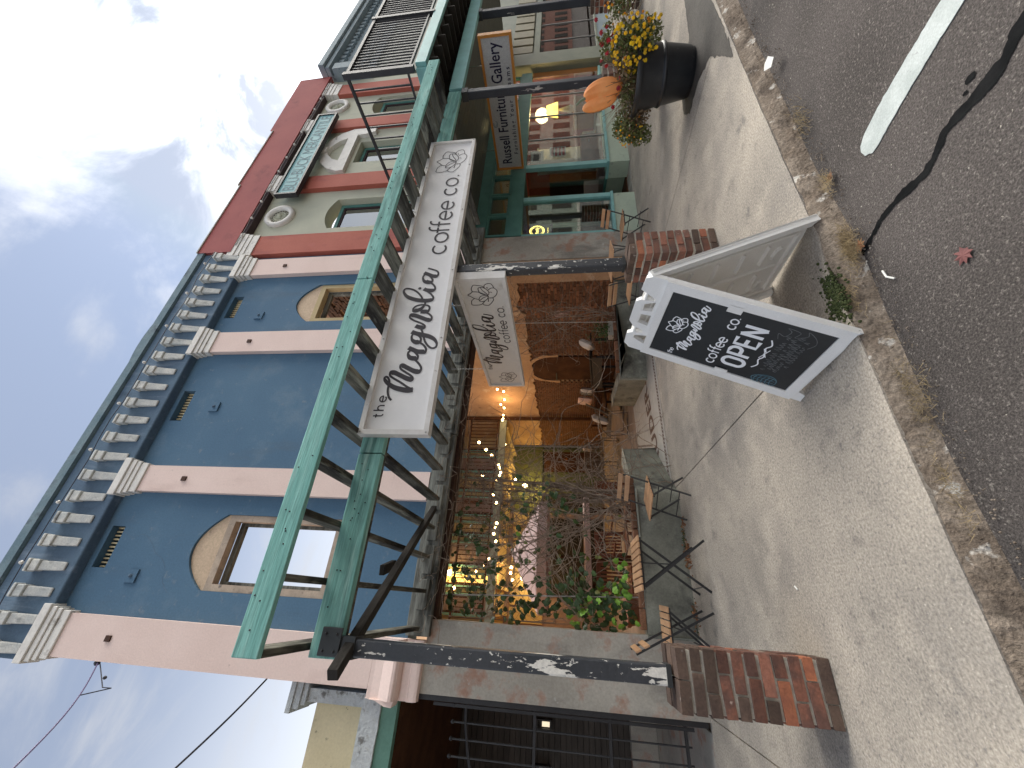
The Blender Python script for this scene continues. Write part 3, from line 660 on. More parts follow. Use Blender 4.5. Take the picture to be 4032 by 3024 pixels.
# arched openings: frame, tympanum
for (x0, x1, wood) in [(-.07, .93, 'plaster'), (4.55, 5.5, 'plaster')]:
    w = part('window', MB().prism([[(x0+.002, 4.623), (x1-.002, 4.623), (x1-.002, 6.40), (x0+.002, 6.40)], [(x0+.09, 4.70), (x1-.09, 4.70), (x1-.09, 6.30), (x0+.09, 6.30)]], XZ(5.525), .12),
             M('window_timber', (.50, .40, .31), (.36, .29, .23), s=5, r=.85, bump=.5, bs=40, stains=[((.2, .17, .15), 9, .6, .7)]) if x0 < 0 else 'cream', BB)
    part('tympanum', MB().prism([(x0+.003, 6.402), (x1-.003, 6.402)]+[(a, b-.004) for a, b in arch(x0+.003, x1-.003, 6.44, .36)], XZ(5.535), .05),
         M('tympanum_paint', (.60, .46, .32), (.54, .41, .29), s=2, r=.8, bump=.2, stains=[((.3, .22, .16), 5, .62, .7)]), w)
    part('sash', MB().prism([[(x0+.07, 4.68), (x1-.07, 4.68), (x1-.07, 6.32), (x0+.07, 6.32)], [(x0+.13, 4.74), (x1-.13, 4.74), (x1-.13, 6.24), (x0+.13, 6.24)]], XZ(5.68), .06), 'ledger', w)
# cracks in the render: thin open fissures
def crackline(P, w=.006, y=5.4985):
    b = MB(); Q = cr(P, 5); v = []
    for i, (x, z) in enumerate(Q):
        j = .012*noise.noise(Vector((x*22, z*22, 0))); v += [(x+j-w/2, y, z+j), (x+j+w/2, y, z+j*.6)]
    b.add(v, [(2*i, 2*i+1, 2*i+3, 2*i+2) for i in range(len(Q)-1)]); return b
part('crack', crackline([(.63, 8.05), (.55, 7.85), (.60, 7.7), (.5, 7.5), (.36, 7.35), (.30, 7.22), (.18, 7.1), (.02, 7.05), (-.12, 6.9)]), 'bluedark', BB)
part('crack', crackline([(.50, 7.62), (.8, 7.66), (1.0, 7.62)]), 'bluedark', BB)
# lower part: piers, lintel, ledger
part('pier', MB().box(-.93, -.2, 5.5, 5.86, 0, 3.16), 'cement', BB)
prof_ = [(5.498, 3.165), (5.43, 3.165), (5.42, 3.20), (5.42, 3.27), (5.445, 3.29), (5.44, 3.36), (5.455, 3.385), (5.36, 3.40), (5.33, 3.425), (5.325, 3.46), (5.35, 3.52), (5.385, 3.60), (5.398, 3.70), (5.398, 3.748), (5.498, 3.748)]
bevel(part('moulded_base', MB().prism(prof_, lambda a, b, w: (-1.0+w, a, b), .58), 'pink', BB), .006)
part('moulded_return', MB().prism([(-1.001, 3.40), (-1.06, 3.42), (-1.055, 3.50), (-1.01, 3.62), (-1.001, 3.70)], lambda a, b, w: (a, 5.36+w, b), .5), 'pink', BB)
part('pier', MB().box(5.93, 6.62, 5.5, 6.12, 0, 3.40), 'cement', BB)
part('corner_strip', MB().box(5.90, 5.928, 5.52, 6.1, 0, 3.1), 'plaster', BB)
part('lintel', MB().box(-.2, 5.9, 5.56, 5.84, 3.10, 3.399), 'rust', BB)
# side walls and inner brick
part('side_wall', MB().box(-.90, -.60, 5.862, 16.8, 0, 8.2), 'plaster', BB)
part('side_wall', MB().box(6.24, 6.55, 6.13, 16.8, 0, 9.2), 'mortarin', BB)
jag = []
y = 6.125
random.seed(11)
while y < 16.3:
    jag.append((y, 2.44+.09*noise.noise(Vector((y*3, 0, 4)))+random.uniform(-.035, .035)+(.10 if y < 7.4 else 0))); y += random.uniform(.06, .16)
part('plaster', MB().prism([(16.3, 9.1), (6.125, 9.1)]+jag, lambda a, b, w: (6.165+w, a, b), .0745), 'plaster', BB)
DOOR = (9.35, 10.62)
def skip(y, z):
    if z > 2.62: return True
    if DOOR[0]-.10 < y < DOOR[1]+.10 and z < 1.9+.5*sqrt(max(0, 1-((y-9.985)/.72)**2))+.05: return True
    return False
bme = lib('brick', MB().box(-.025, .025, -.098, .098, -.029, .029), 'brickin')
cand = []; rest = MB(); row = 0; z = .05
while z < 2.6:
    y = 6.16+(row % 2)*.105
    while y < 16.3:
        if not skip(y, z): cand.append((y+random.uniform(-.006, .006), z+random.uniform(-.004, .004)))
        y += .212
    z += .071; row += 1
cand.sort(key=lambda c: c[0])
for i, (y, z) in enumerate(cand):
    dx = random.uniform(-.006, .006)
    if i < 300: inst('brick', bme, BB, (6.226+dx, y, z), (random.uniform(-.02, .02), 0, random.uniform(-.03, .03)))
    else: rest.box(6.20+dx, 6.25+dx, y-.097, y+.097, z-.028, z+.028)
part('brickwork', rest, 'brickin', BB, kind='stuff')
ad = [(DOOR[0], .02), (DOOR[1], .02), (DOOR[1], 1.85)]+[(9.985+.635*cos(radians(a)), 1.85+.60*sin(radians(a))) for a in range(15, 166, 15)]+[(DOOR[0], 1.85)]
d = part('door', MB().prism(ad, lambda a, b, w: (6.185+w, a, b), .05), 'dkbrown', BB)
for z in (.65, 1.72): part('hinge', MB().box(6.165, 6.184, 10.20, 10.60, z-.02, z+.02), 'iron', d)
pa = [(9.985+.655*cos(radians(a)), 1.86+.62*sin(radians(a))) for a in range(0, 181, 15)]
pbq = [(9.985+(.655+.10+.05*sin(a*.31))*cos(radians(a)), 1.86+(.62+.12+.05*sin(a*.2))*sin(radians(a))) for a in range(180, -1, -15)]
part('plaster_patch', MB().prism([(10.64, 1.62)]+pa+[(9.33, 1.66), (9.22, 1.66)]+pbq+[(10.78, 1.62)], lambda a, b, w: (6.17+w, a, b), .069), 'plaster', BB)
# broken upper masonry seen through the right-hand arch
bm = MB(); random.seed(3)
for r in range(24):
    for c in range(16):
        if random.random() < .86: bm.box(6.10+random.uniform(-.02, .02), 6.164, 6.2+c*.2+(r % 2)*.1, 6.38+c*.2+(r % 2)*.1, 5.6+r*.075, 5.665+r*.075)
part('brickwork', bm, M('lath_brown', (.22, .12, .07), (.12, .07, .045), s=7, r=.9, bump=.6), BB, kind='stuff')

# ================================================================== red building and its shop
RB = thing('red_building', 'sage and brick-red two-storey shop building with round rosettes and a hooded centre window', 'building', (10.4, 5.6, 0))
hol = [[(7.25, 4.2), (8.27, 4.2)]+arch(7.25, 8.27, 6.86, .17, 8), [(9.78, 4.2), (10.72, 4.2), (10.72, 6.92), (9.78, 6.92)], [(12.2, 4.2), (13.1, 4.2)]+arch(12.2, 13.1, 6.92, .15, 8)]
part('wall', MB().prism([[(6.365, 3.42), (14.4, 3.42), (14.4, 9.3), (6.365, 9.3)]]+hol, XZ(5.5), .3), 'sage', RB)
part('side_wall', MB().box(14.1, 14.399, 5.81, 14, 0, 9.3), 'redtop', RB)
part('back_wall', MB().box(6.6, 14.1, 13.7, 14, 0, 9.3), 'far2', RB)
b = MB().prism([(6.42, zf(9.05, 5.30)), (14.25, zf(9.05, 5.30)), (14.25, zf(10.12, 5.30)), (11.35, zf(10.04, 5.3)), (11.3, zf(9.93, 5.3)), (8.9, zf(9.93, 5.3)), (8.85, zf(9.86, 5.3)), (6.42, zf(9.86, 5.3))], XZ(5.30), .5)
bevel(part('parapet', b, 'redtop', RB), .02)
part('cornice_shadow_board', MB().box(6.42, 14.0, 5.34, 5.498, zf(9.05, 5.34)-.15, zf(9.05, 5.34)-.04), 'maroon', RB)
part('coping', MB().box(6.40, 8.84, 5.28, 5.84, zf(9.86, 5.3)+.002, zf(9.86, 5.3)+.03), 'cement', RB)
part('coping', MB().box(8.84, 11.32, 5.28, 5.84, zf(9.93, 5.3)+.002, zf(9.93, 5.3)+.03), 'cement', RB)
for a, c in [(6.50, 7.10), (8.80, 9.32), (11.55, 12.0), (13.55, 14.15)]:
    x0, x1 = xf(a, 5.38), xf(c, 5.38)
    p = part('pilaster', MB().box(x0, x1, 5.38, 5.498, 3.45, zf(8.45, 5.38)), 'redpaint', RB)
    capital(p, x0, x1, 5.38, zf(8.45, 5.38)+.002, zf(9.0, 5.38)-zf(8.45, 5.38), e=.07)
bl = thing('string_lights', 'unlit string of round bulbs under the red parapet', 'string lights', (10, 5.3, 8.7))
part('cable', MB().tube([(6.6+i*.5, 5.30, 8.72-.02*(i % 2)) for i in range(16)], .006, 4), 'wireb', bl)
for i in range(12): part('bulb', MB().ball((6.9+i*.6, 5.29, 8.69), .03, 8, 5), 'trim', bl)
for x in (7.74, 12.72):
    r = part('rosette', MB(), 'trim', RB)
    b = MB(); n = 28; v = []; R = [(.36, 0), (.36, .07), (.27, .085), (.225, .03), (.225, 0)]
    for (q, dpt) in R:
        for j in range(n): v.append((x+q*cos(2*pi*j/n), 5.499-dpt, 8.19+q*sin(2*pi*j/n)))
    b.add(v, [(i*n+j, i*n+(j+1) % n, (i+1)*n+(j+1) % n, (i+1)*n+j) for i in range(4) for j in range(n)])
    r.data = mesh('rosette', b, 'trim', off(RB)); smooth(r)
    b = MB()
    b.prism([(x+.225*cos(2*pi*j/20), 8.19+.225*sin(2*pi*j/20)) for j in range(20)], XZ(5.485), .012)
    g = part('grille', b, 'maroon', r)
    b = MB()
    for j in range(18):
        a = 2*pi*j/18; b.bar((x+.06*cos(a), 5.475, 8.19+.06*sin(a)), (x+.22*cos(a), 5.475, 8.19+.22*sin(a)), .016, .016, up=(0, 1, 0))
    b.ball((x, 5.47, 8.19), .06, 10, 6)
    b.tube([(x+.14*cos(2*pi*j/18), 5.472, 8.19+.14*sin(2*pi*j/18)) for j in range(19)], .012, 5)
    part('spokes', b, 'sage', r)
def sash_window(root, x0, x1, z0, z1, frame='tealdark', rail='maroon'):
    w = part('window', MB().prism([[(x0, z0), (x1, z0), (x1, z1), (x0, z1)], [(x0+.08, z0+.07), (x1-.08, z0+.07), (x1-.08, z1-.08), (x0+.08, z1-.08)]], XZ(5.66), .08), frame, root)
    part('frame', MB().prism([[(x0+.082, z0+.072), (x1-.082, z0+.072), (x1-.082, z1-.082), (x0+.082, z1-.082)], [(x0+.12, z0+.11), (x1-.12, z0+.11), (x1-.12, z1-.12), (x0+.12, z1-.12)]], XZ(5.68), .04), rail, w)
    part('pane', MB().box(x0+.11, x1-.11, 5.70, 5.706, z0+.1, z1-.1), 'glassup', w)
    part('curtain', MB().box(x0+.1, x1-.1, 5.75, 5.76, z0+.1, z1-.1), 'cushwhite', w)
    return w
sash_window(RB, 7.26, 8.26, 4.2, 6.85); sash_window(RB, 9.79, 10.71, 4.2, 6.90); sash_window(RB, 12.21, 13.09, 4.2, 6.90)
# hood over the centre window
oc = [(9.32, 7.02), (9.30, 7.2), (9.45, 7.50), (9.75, 7.78), (10.15, 7.92), (10.35, 7.92), (10.75, 7.78), (11.05, 7.5), (11.2, 7.2), (11.2, 6.55), (11.02, 6.55), (10.92, 6.80), (10.90, 7.02)]
ic = [(9.75, 7.27), (10.77, 7.27), (10.66, 7.48), (10.42, 7.66), (10.25, 7.70), (10.08, 7.66), (9.86, 7.48)]
h = part('window_hood', MB().prism([oc, ic], XZ(5.40), .098), 'trim', RB); bevel(h, .02)
part('keystone', MB().prism([(10.17, 7.70), (10.33, 7.70), (10.40, 8.02), (10.10, 8.02)], XZ(5.34), .158), 'trim', h)
# long hanging board
SG = thing('shop_sign', 'long pale teal board in a dark frame across the upper red and sage wall', 'sign', (xf(10.56, 5.2), 5.2, zf(8.13, 5.2)))
ax, bx, az, bz = xf(8.66, 5.2), xf(12.44, 5.2), zf(8.13, 5.2), zf(8.74, 5.2)
part('board', MB().box(ax+.05, bx-.05, 5.22, 5.30, az+.05, bz-.05), 'tealsign', SG)
part('frame', MB().prism([[(ax, az), (bx, az), (bx, bz), (ax, bz)], [(ax+.05, az+.05), (bx-.05, az+.05), (bx-.05, bz-.05), (ax+.05, bz-.05)]], XZ(5.19), .12), 'iron', SG)
b = MB(); f3 = lambda u, v, w: (ax+.14+u, 5.218-w, az+.13+v)
wd = font(b, 'BLU-BUCK MERCANTILE', 0, 0, .44, f3, sx=1, bold=.006)
k = (bx-ax-.26)/wd; b = MB(); font(b, 'BLU-BUCK MERCANTILE', 0, 0, .44, f3, sx=k, bold=.0)
# slab serifs: short feet under and over the stems
part('lettering', b, 'greyletter', SG)
# ---- shopfront
def fr(name, mb, m, root=RB): return part(name, mb, m, root)
fr('bulkhead', MB().box(6.63, 7.82, 5.5, 5.9, 0, .44), 'mint')
fr('sill', MB().box(6.63, 7.86, 5.47, 5.9, .442, .50), 'tealp')
fr('bulkhead', MB().prism([(8.95, 5.5), (13.55, 5.5), (13.55, 5.9), (8.95, 5.9)], XY(0), .44), 'mint')
fr('sill', MB().box(8.93, 13.55, 5.47, 5.9, .442, .50), 'tealp')
fr('mullion', MB().box(7.74, 7.86, 5.5, 5.60, .502, 2.36), 'tealp')
fr('mullion', MB().box(8.93, 9.06, 5.5, 5.60, .502, 2.36), 'tealp')
fr('shop_beam', MB().box(6.63, 13.55, 5.48, 5.62, 2.362, 2.66), 'tealdark')
fr('mullion', MB().box(6.63, 6.70, 5.52, 5.6, .502, 2.36), 'tealp')
for x0, x1 in [(6.70, 7.74), (9.06, 13.42)]:
    g = fr('shop_window', MB().box(x0, x1, 5.55, 5.556, .50, 2.36), 'glass')
for x in (10.17, 11.25, 12.3): fr('glazing_bar', MB().box(x-.012, x+.012, 5.535, 5.565, .502, 2.36), 'galv')
for i in range(10):
    x0 = 6.66+i*.68; t = fr('transom', MB().prism([[(x0, 2.665), (x0+.66, 2.665), (x0+.66, 3.12), (x0, 3.12)], [(x0+.05, 2.71), (x0+.61, 2.71), (x0+.61, 3.08), (x0+.05, 3.08)]], XZ(5.50), .07), 'tealdark')
    part('pane', MB().box(x0+.04, x0+.62, 5.545, 5.55, 2.70, 3.09), 'glass', t)
fr('upper_band', MB().box(6.63, 14.4, 5.47, 5.82, 3.125, 3.415), 'tealdark')
# door recess
fr('recess_wall', MB().box(7.80, 7.84, 5.9, 7.0, .0, .44), 'mint')
fr('recess_wall', MB().prism([(8.97, 5.62), (9.01, 5.62), (9.45, 6.98), (9.41, 6.98)], XY(0), .44), 'mint')
fr('side_glass', MB().box(7.815, 7.82, 5.62, 6.98, .50, 2.36), 'glass')
fr('side_glass', MB().prism([(8.985, 5.62), (8.99, 5.62), (9.43, 6.98), (9.425, 6.98)], XY(.5), 1.86), 'glass')
fr('recess_sill', MB().box(7.79, 7.85, 5.62, 6.98, .442, .50), 'tealp')
fr('recess_sill', MB().prism([(8.95, 5.62), (9.03, 5.62), (9.47, 6.98), (9.39, 6.98)], XY(.442), .058), 'tealdark')
fr('recess_floor', MB().prism([(7.86, 5.57), (8.92, 5.57), (9.38, 6.98), (7.86, 6.98)], XY(-.02), .024), 'cement')
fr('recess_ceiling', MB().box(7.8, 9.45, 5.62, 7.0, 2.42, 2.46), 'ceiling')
dr = fr('door', MB().prism([[(7.86, .01), (8.85, .01), (8.85, 2.36), (7.86, 2.36)], [(7.99, .3), (8.72, .3), (8.72, 2.2), (7.99, 2.2)]], XZ(7.0), .06), 'tealdark')
part('pane', MB().box(7.98, 8.73, 7.025, 7.03, .3, 2.2), 'glass', dr)
fr('door_side', MB().box(8.87, 9.45, 7.0, 7.05, 0, 2.4), 'dark')
fr('door', MB().box(13.56, 13.86, 5.62, 5.66, .0, 2.36), 'orangewood')
fr('pilaster', MB().box(13.87, 14.6, 5.40, 5.7, 0, 3.1), 'sagewood')
# shop interior
fr('shop_floor', MB().box(6.62, 14.1, 5.92, 12, -.05, .03), 'dkbrown')
fr('shop_back_wall', MB().box(6.62, 14.1, 9.8, 9.9, 0, 3.2), 'khaki')
fr('shop_ceiling', MB().box(6.62, 14.1, 5.92, 12, 3.21, 3.3), 'khaki')

# ================================================================== third building at the right edge
GB = thing('cornice_building', 'shop building at the far right edge with a blue-grey pressed metal cornice', 'building', (17.5, 5.6, 0))
fr('wall', MB().box(14.62, 30, 5.5, 5.8, 2.36, 8.2), 'sagewood', GB)
fr('wall', MB().box(14.62, 30, 5.8, 14, 0, 8.9), 'far2', GB)
b = MB()
for (y0, z0, z1) in [(5.42, 7.55, 7.85), (5.30, 7.86, 8.0), (5.18, 8.01, 8.22), (5.36, 8.23, 8.8), (5.1, 8.81, 8.95), (5.02, 8.96, 9.16)]:
    b.box(14.45, 30, y0, 5.6, z0, z1)
bevel(part('cornice', b, 'bluegrey', GB), .015)
b = MB().box(14.38, 14.75, 5.12, 5.62, 7.9, 8.70); part('end_block', b, 'bluegrey', GB)
for k in range(40): b = part('dentil', MB().box(14.9+k*.3, 15.05+k*.3, 5.26, 5.35, 8.62, 8.8), 'bluegrey', GB) if k < 24 else None
fr('bulkhead', MB().box(14.62, 22, 5.46, 5.8, 0, .42), 'palebulk', GB)
fr('sill', MB().box(14.62, 22, 5.44, 5.8, .422, .47), 'sagewood', GB)
fr('shop_beam', MB().box(14.62, 22, 5.42, 5.6, 2.18, 2.36), 'sagewood', GB)
fr('shop_window', MB().box(14.62, 22, 5.54, 5.548, .47, 2.18), glass_mat('shop_glass_right', (.75, .8, .8), 2.4), GB)
for x in (15.7, 16.9, 18.2, 19.5): fr('glazing_bar', MB().box(x-.012, x+.012, 5.52, 5.56, .472, 2.18), 'galv', GB)
for k in range(12):
    fr('louvre', MB().box(14.66+k*.56, 15.1+k*.56, 5.40, 5.46, 2.40, 3.02), 'khaki', GB)
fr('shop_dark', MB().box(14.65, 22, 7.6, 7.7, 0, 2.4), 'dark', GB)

# ================================================================== left neighbour and its gate
LB = thing('yellow_building', 'low pale yellow rendered building with a ragged grey ledge at the left edge', 'building', (-2.3, 6, 0))
fr('wall', MB().box(-6.5, -1.06, 5.62, 5.9, 3.80, 4.42), 'yellow', LB)
b = MB(); b.prism([(-6.5, 3.81), (-6.5, 3.60)]+[(-6.5+i*.09, 3.585+.03*noise.noise(Vector((i*.8, 0, 0)))) for i in range(1, 61)]+[(-1.0, 3.60), (-1.0, 3.81)], XZ(5.50), .115)
part('ragged_ledge', b, 'greywash', LB)
fr('corner_strip', MB().box(-1.12, -.99, 5.56, 5.9, 3.812, 4.52), 'greywash', LB)
b = MB().box(-1.15, -.93, 5.52, 5.9, 4.522, 4.58); b.box(-1.19, -.93, 5.50, 5.9, 4.582, 4.66); b.box(-1.23, -.93, 5.48, 5.9, 4.662, 4.72)
part('corner_cap', b, 'greywash', LB)
fr('green_fascia', MB().box(-6.5, -.98, 5.53, 5.62, 3.40, 3.59), 'greenfascia', LB)
fr('passage_ceiling', MB().box(-6.5, -.98, 5.63, 12.6, 3.38, 3.42), 'dkbrown', LB)
fr('plank_gap_blocker', MB().box(-6.5, -1.03, 9.05, 9.1, 0, 3.37), 'dark', LB)  # unseen board added behind the planks to stop light in their gaps
fr('passage_side_wall', MB().box(-1.02, -.94, 5.87, 12.6, 0, 3.37), 'far2', LB)
fr('passage_floor', MB().box(-6.5, -1.03, 5.57, 12.6, -.05, -.004), 'cement', LB)
for k in range(34):
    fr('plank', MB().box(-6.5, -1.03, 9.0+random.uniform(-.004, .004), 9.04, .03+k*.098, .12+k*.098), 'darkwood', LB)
sc_ = MB()
fr('plinth', MB().box(-6.5, -1.03, 8.8, 8.99, 0, .42), 'cement', LB)
for (x, z, lit) in [(-1.75, 1.75, 1), (-2.35, 1.78, 1), (-2.85, 2.55, 0)]:
    s_ = thing('wall_lantern', {1.75: 'small lantern on the dark planks beyond the gate, nearest the grey pier', 1.78: 'small lantern on the dark planks, in the middle beyond the gate', 2.55: 'unlit-looking small lantern highest on the dark planks beyond the gate'}[z], 'lantern', (x, 8.9, z), 'lanterns beyond the iron gate')
    part('backplate', MB().box(x-.05, x+.05, 8.96, 8.99, z-.02, z+.28), 'iron', s_)
    part('cage', MB().prism([[(x-.07, z), (x+.07, z), (x+.07, z+.26), (x-.07, z+.26)], [(x-.055, z+.02), (x+.055, z+.02), (x+.055, z+.24), (x-.055, z+.24)]], XZ(8.84), .11), 'iron', s_)
    part('glass', MB().box(x-.03, x+.03, 8.87, 8.93, z+.03, z+.16), 'lantern', s_)
GT = thing('iron_gate', 'black iron bar gate with a curved top rail in the left passage opening', 'gate', (-1.9, 5.6, 0))
part('post', MB().bar((-.965, 5.58, 0.02), (-.965, 5.58, 3.3), .05, .05), 'iron', GT)
part('post', MB().bar((-1.02, 5.60, .16), (-1.02, 5.60, 3.0), .03, .03), 'iron', GT)
for z in (.25, 1.03, 1.84):
    part('rail', MB().bar((-4.5, 5.6, z), (-1.0, 5.6, z), .035, .03), 'iron', GT)
tr = [(-1.0, 2.62), (-1.15, 2.61), (-1.3, 2.58), (-1.5, 2.53), (-1.8, 2.42), (-2.2, 2.2), (-2.8, 2.0), (-3.4, 2.1), (-4.0, 2.45), (-4.5, 2.62)]
part('rail', MB().tube([(a, 5.6, b) for a, b in cr(tr)], .016, 6), 'iron', GT)
for k in range(24):
    x = -1.02-k*.145; part('bar', MB().tube([(x, 5.6, .2), (x, 5.6, 2.74-.0*k)], .010, 6).ball((x, 5.6, 2.76), .022, 6, 4), 'iron', GT)

# ================================================================== across the street (mirrored in the shop windows)
for i, (x0, x1, h, m, lb) in enumerate([(-14, -2, 7.5, 'far2', 'red brick two-storey block across the street, left of the pale one'), (-1.8, 12, 8.5, 'far1', 'pale cream two-storey block across the street'), (12.2, 26, 7, 'far2', 'red brick two-storey block across the street, right of the pale one'), (26.3, 44, 9, 'sagewood', 'grey-green block farther along the street opposite'), (44.3, 66, 8, 'far1', 'second pale block far along the street opposite'), (66.5, 100, 10, 'far2', 'long brick block at the far end of the street opposite')]):
    r = thing('opposite_building', lb, 'building', ((x0+x1)/2, -17, 0), 'buildings across the street')
    part('wall', MB().box(x0, x1, -20, -17, -.1, h), m, r)
    part('cornice', MB().box(x0-.1, x1+.1, -17.0+.002, -16.7, h-.5, h+.1), 'trim', r)
    for k in range(int((x1-x0)/2.2)):
        for zz in (.6, 4.4): part('window', MB().box(x0+.7+k*2.2, x0+1.9+k*2.2, -16.998, -16.95, zz, zz+(2.1 if zz < 1 else 1.7)), 'dark', r)
struct('far_pavement', MB().box(-40, 60, -17, -13.5, -.1, .02), 'concrete')
# ================================================================== timber awning
AW = thing('timber_awning', 'open timber awning frame with teal stained fascia boards and grey weathered rafters', 'awning', (3.3, 4, 3.2))
def board(name, p, q, w, h, m, root, up=(0, 0, 1), bv=.006):
    return bevel(part(name, MB().bar(p, q, w, h, up), m, root), bv)
board('fascia_board', (-.355, 2.57, 3.335), (2.6, 2.57, 3.36), .042, .165, 'teal', AW)
board('fascia_board', (2.61, 2.572, 3.36), (7.06, 2.572, 3.405), .042, .165, 'teal', AW)
board('beam', (-.385, 3.085, 3.128), (1.06, 3.085, 3.145), .07, .205, 'teal', AW)
board('beam', (1.07, 3.087, 3.145), (7.2, 3.087, 3.225), .07, .205, 'teal', AW)
board('beam', (-.385, 3.162, 3.128), (7.2, 3.162, 3.225), .045, .18, 'grey', AW)
random.seed(5)
rx = [-.335+.398*k for k in range(19)]
for k, x in enumerate(rx):
    j = random.uniform(-.02, .02)
    board('rafter', (x+j, 2.592, 3.325+.0008*k*5), (x+j+(.02 if k == 0 else 0)+random.uniform(-.03, .03), 5.34, 3.285+random.uniform(-.012, .012)), .045, .15+random.uniform(-.004, .004), 'grey', AW)
for (x0, x1) in [(-.38, 2.2), (2.21, 4.9), (4.91, 6.85)]:
    board('ledger', (x0, 5.45, 3.26), (x1, 5.45, 3.27), .09, .29, 'ledger', AW)
for k in range(1, 18):
    board('blocking', (rx[k]-.17, 5.385, 3.25), (rx[k]+.17, 5.385, 3.25), .035, .13, 'ledger', AW)
board('old_brace', (-.44, 2.86, 2.93), (1.09, 5.3, 3.25), .07, .07, 'log', AW)
board('old_brace', (.22, 3.9, 3.20), (.3, 4.3, 3.26), .09, .05, 'log', AW)
board('strap_plate', (-.37, 3.04, 3.09), (-.20, 3.04, 3.09), .012, .15, 'steel', AW)
for x in (-.34, -.24):
    for z in (3.05, 3.13): part('bolt', MB().ball((x, 3.03, z), .009, 6, 4), 'iron', AW)
nb_ = MB()
for i in range(46):
    x = -.3+random.random()*7.2; z = 3.35+random.uniform(-.05, .05)+x*.0064
    nb_.ball((x, 2.5485, z), .006, 5, 3); 
for i in range(14): nb_.ball((-.3+random.random()*1.3, 3.0495, 3.13+random.uniform(-.07, .07)), .006, 5, 3)
part('nail_heads', nb_, 'iron', AW, kind='stuff')

# brick piers and peeling posts
def pier(x0, x1, y0, y1, h, label, seed, dark_top=2):
    random.seed(seed)
    r = thing('brick_pier', label, 'pier', ((x0+x1)/2, (y0+y1)/2, 0), 'brick piers carrying the awning posts')
    part('mortar_core', MB().box(x0+.011, x1-.011, y0+.011, y1-.011, -.02, h-.03), 'mortar', r)
    n = 11; ch = h/n; full = lib('brick', MB().box(-.5, .5, -.5, .5, -.5, .5), 'brick')
    libs = {m: lib('brick', MB().box(-.5, .5, -.5, .5, -.5, .5), m) for m in ('brick', 'brickdark', 'brickorange', 'brickgrey')}
    for k in range(n):
        z = k*ch+ch/2; hh = ch-.017
        def put(xa, xb, ya, yb):
            if k >= n-dark_top: m = 'brickdark'
            elif k == 0: m = 'brickdark'
            else: m = random.choice(['brick']*9+['brickdark']*2+['brickorange', 'brickgrey'])
            xa += random.uniform(-.004, .002); xb += random.uniform(-.002, .004); ya += random.uniform(-.004, .002); yb += random.uniform(-.002, .004)
            o = inst('brick', libs[m], r, ((xa+xb)/2, (ya+yb)/2, z+random.uniform(-.003, .003)),
                     (random.uniform(-.02, .02), random.uniform(-.045, .045), random.uniform(-.025, .025)), (xb-xa, yb-ya, hh*random.uniform(.88, 1.03)))
            bevel(o, .009, 3)
        w = x1-x0; d = y1-y0; t = .10; g = .014
        if k == n-1:                        # top course: solid cap bricks
            for i in range(2):
                for j in range(3): put(x0+w*i/2+g/2*i, x0+w*(i+1)/2-g/2*(1-i), y0+d*j/3+(g/2 if j else 0), y0+d*(j+1)/3-(g/2 if j < 2 else 0))
            continue
        a = w*(.36 if k % 2 == 0 else .66)
        for ya, yb in ((y0, y0+t), (y1-t, y1)):
            put(x0, x0+a-g, ya, yb); put(x0+a, x1, ya, yb)
        cuts = [y0+t+g, y1-t-g] if k % 2 == 0 else [y0+t+g, (y0+y1)/2, y1-t-g]
        for ya, yb in zip(cuts, cuts[1:]):
            e_ = g if yb != cuts[-1] else 0
            put(x0, x0+t, ya, yb-e_); put(x1-t, x1, ya, yb-e_)
    return r
pier(-.475, -.155, 2.945, 3.33, .855, 'sooty-topped red brick pier in the left foreground carrying the leftmost post', 1, 3)
pier(3.10, 3.405, 2.86, 3.26, .85, 'red brick pier standing right behind the A-frame sign', 2, 1)
pier(7.0, 7.33, 2.95, 3.3, .9, 'brick pier mostly hidden behind the flower tub', 3, 1)
pier(10.3, 10.62, 2.95, 3.3, .95, 'brick pier farthest to the right, above the flowers', 4, 1)
def post(x, y, z0, z1, label, w=.108, lean=0, m='peel'):
    r = thing('awning_post', label, 'post', (x, y, z0), 'painted posts standing on the brick piers')
    o = part('shaft', MB().bar((x, y, z0), (x+lean, y, z1), w, w, (0, 1, 0)), m, r); bevel(o, .012, 2)
    part('foot_collar', MB().box(x-w/2-.004, x+w/2+.004, y-w/2-.004, y+w/2+.004, z0, z0+.03), 'steel', r)
    part('head_plate', MB().box(x-w/2-.012, x+w/2+.012, y-w/2-.012, y+w/2+.012, z1-.10, z1-.002), 'steel', r)
post(-.312, 3.115, .857, 3.02, 'dark post with long peeling white flakes at the left of the awning')
post(3.225, 3.115, .853, 3.05, 'dark peeling post between the two white signs and the brick pier')
post(7.21, 3.12, .90, 3.12, 'dark post rising behind the flower tub pumpkin', .12, m='post')
post(10.42, 3.12, .95, 3.2, 'plain dark post farthest to the right', .13, m='post')

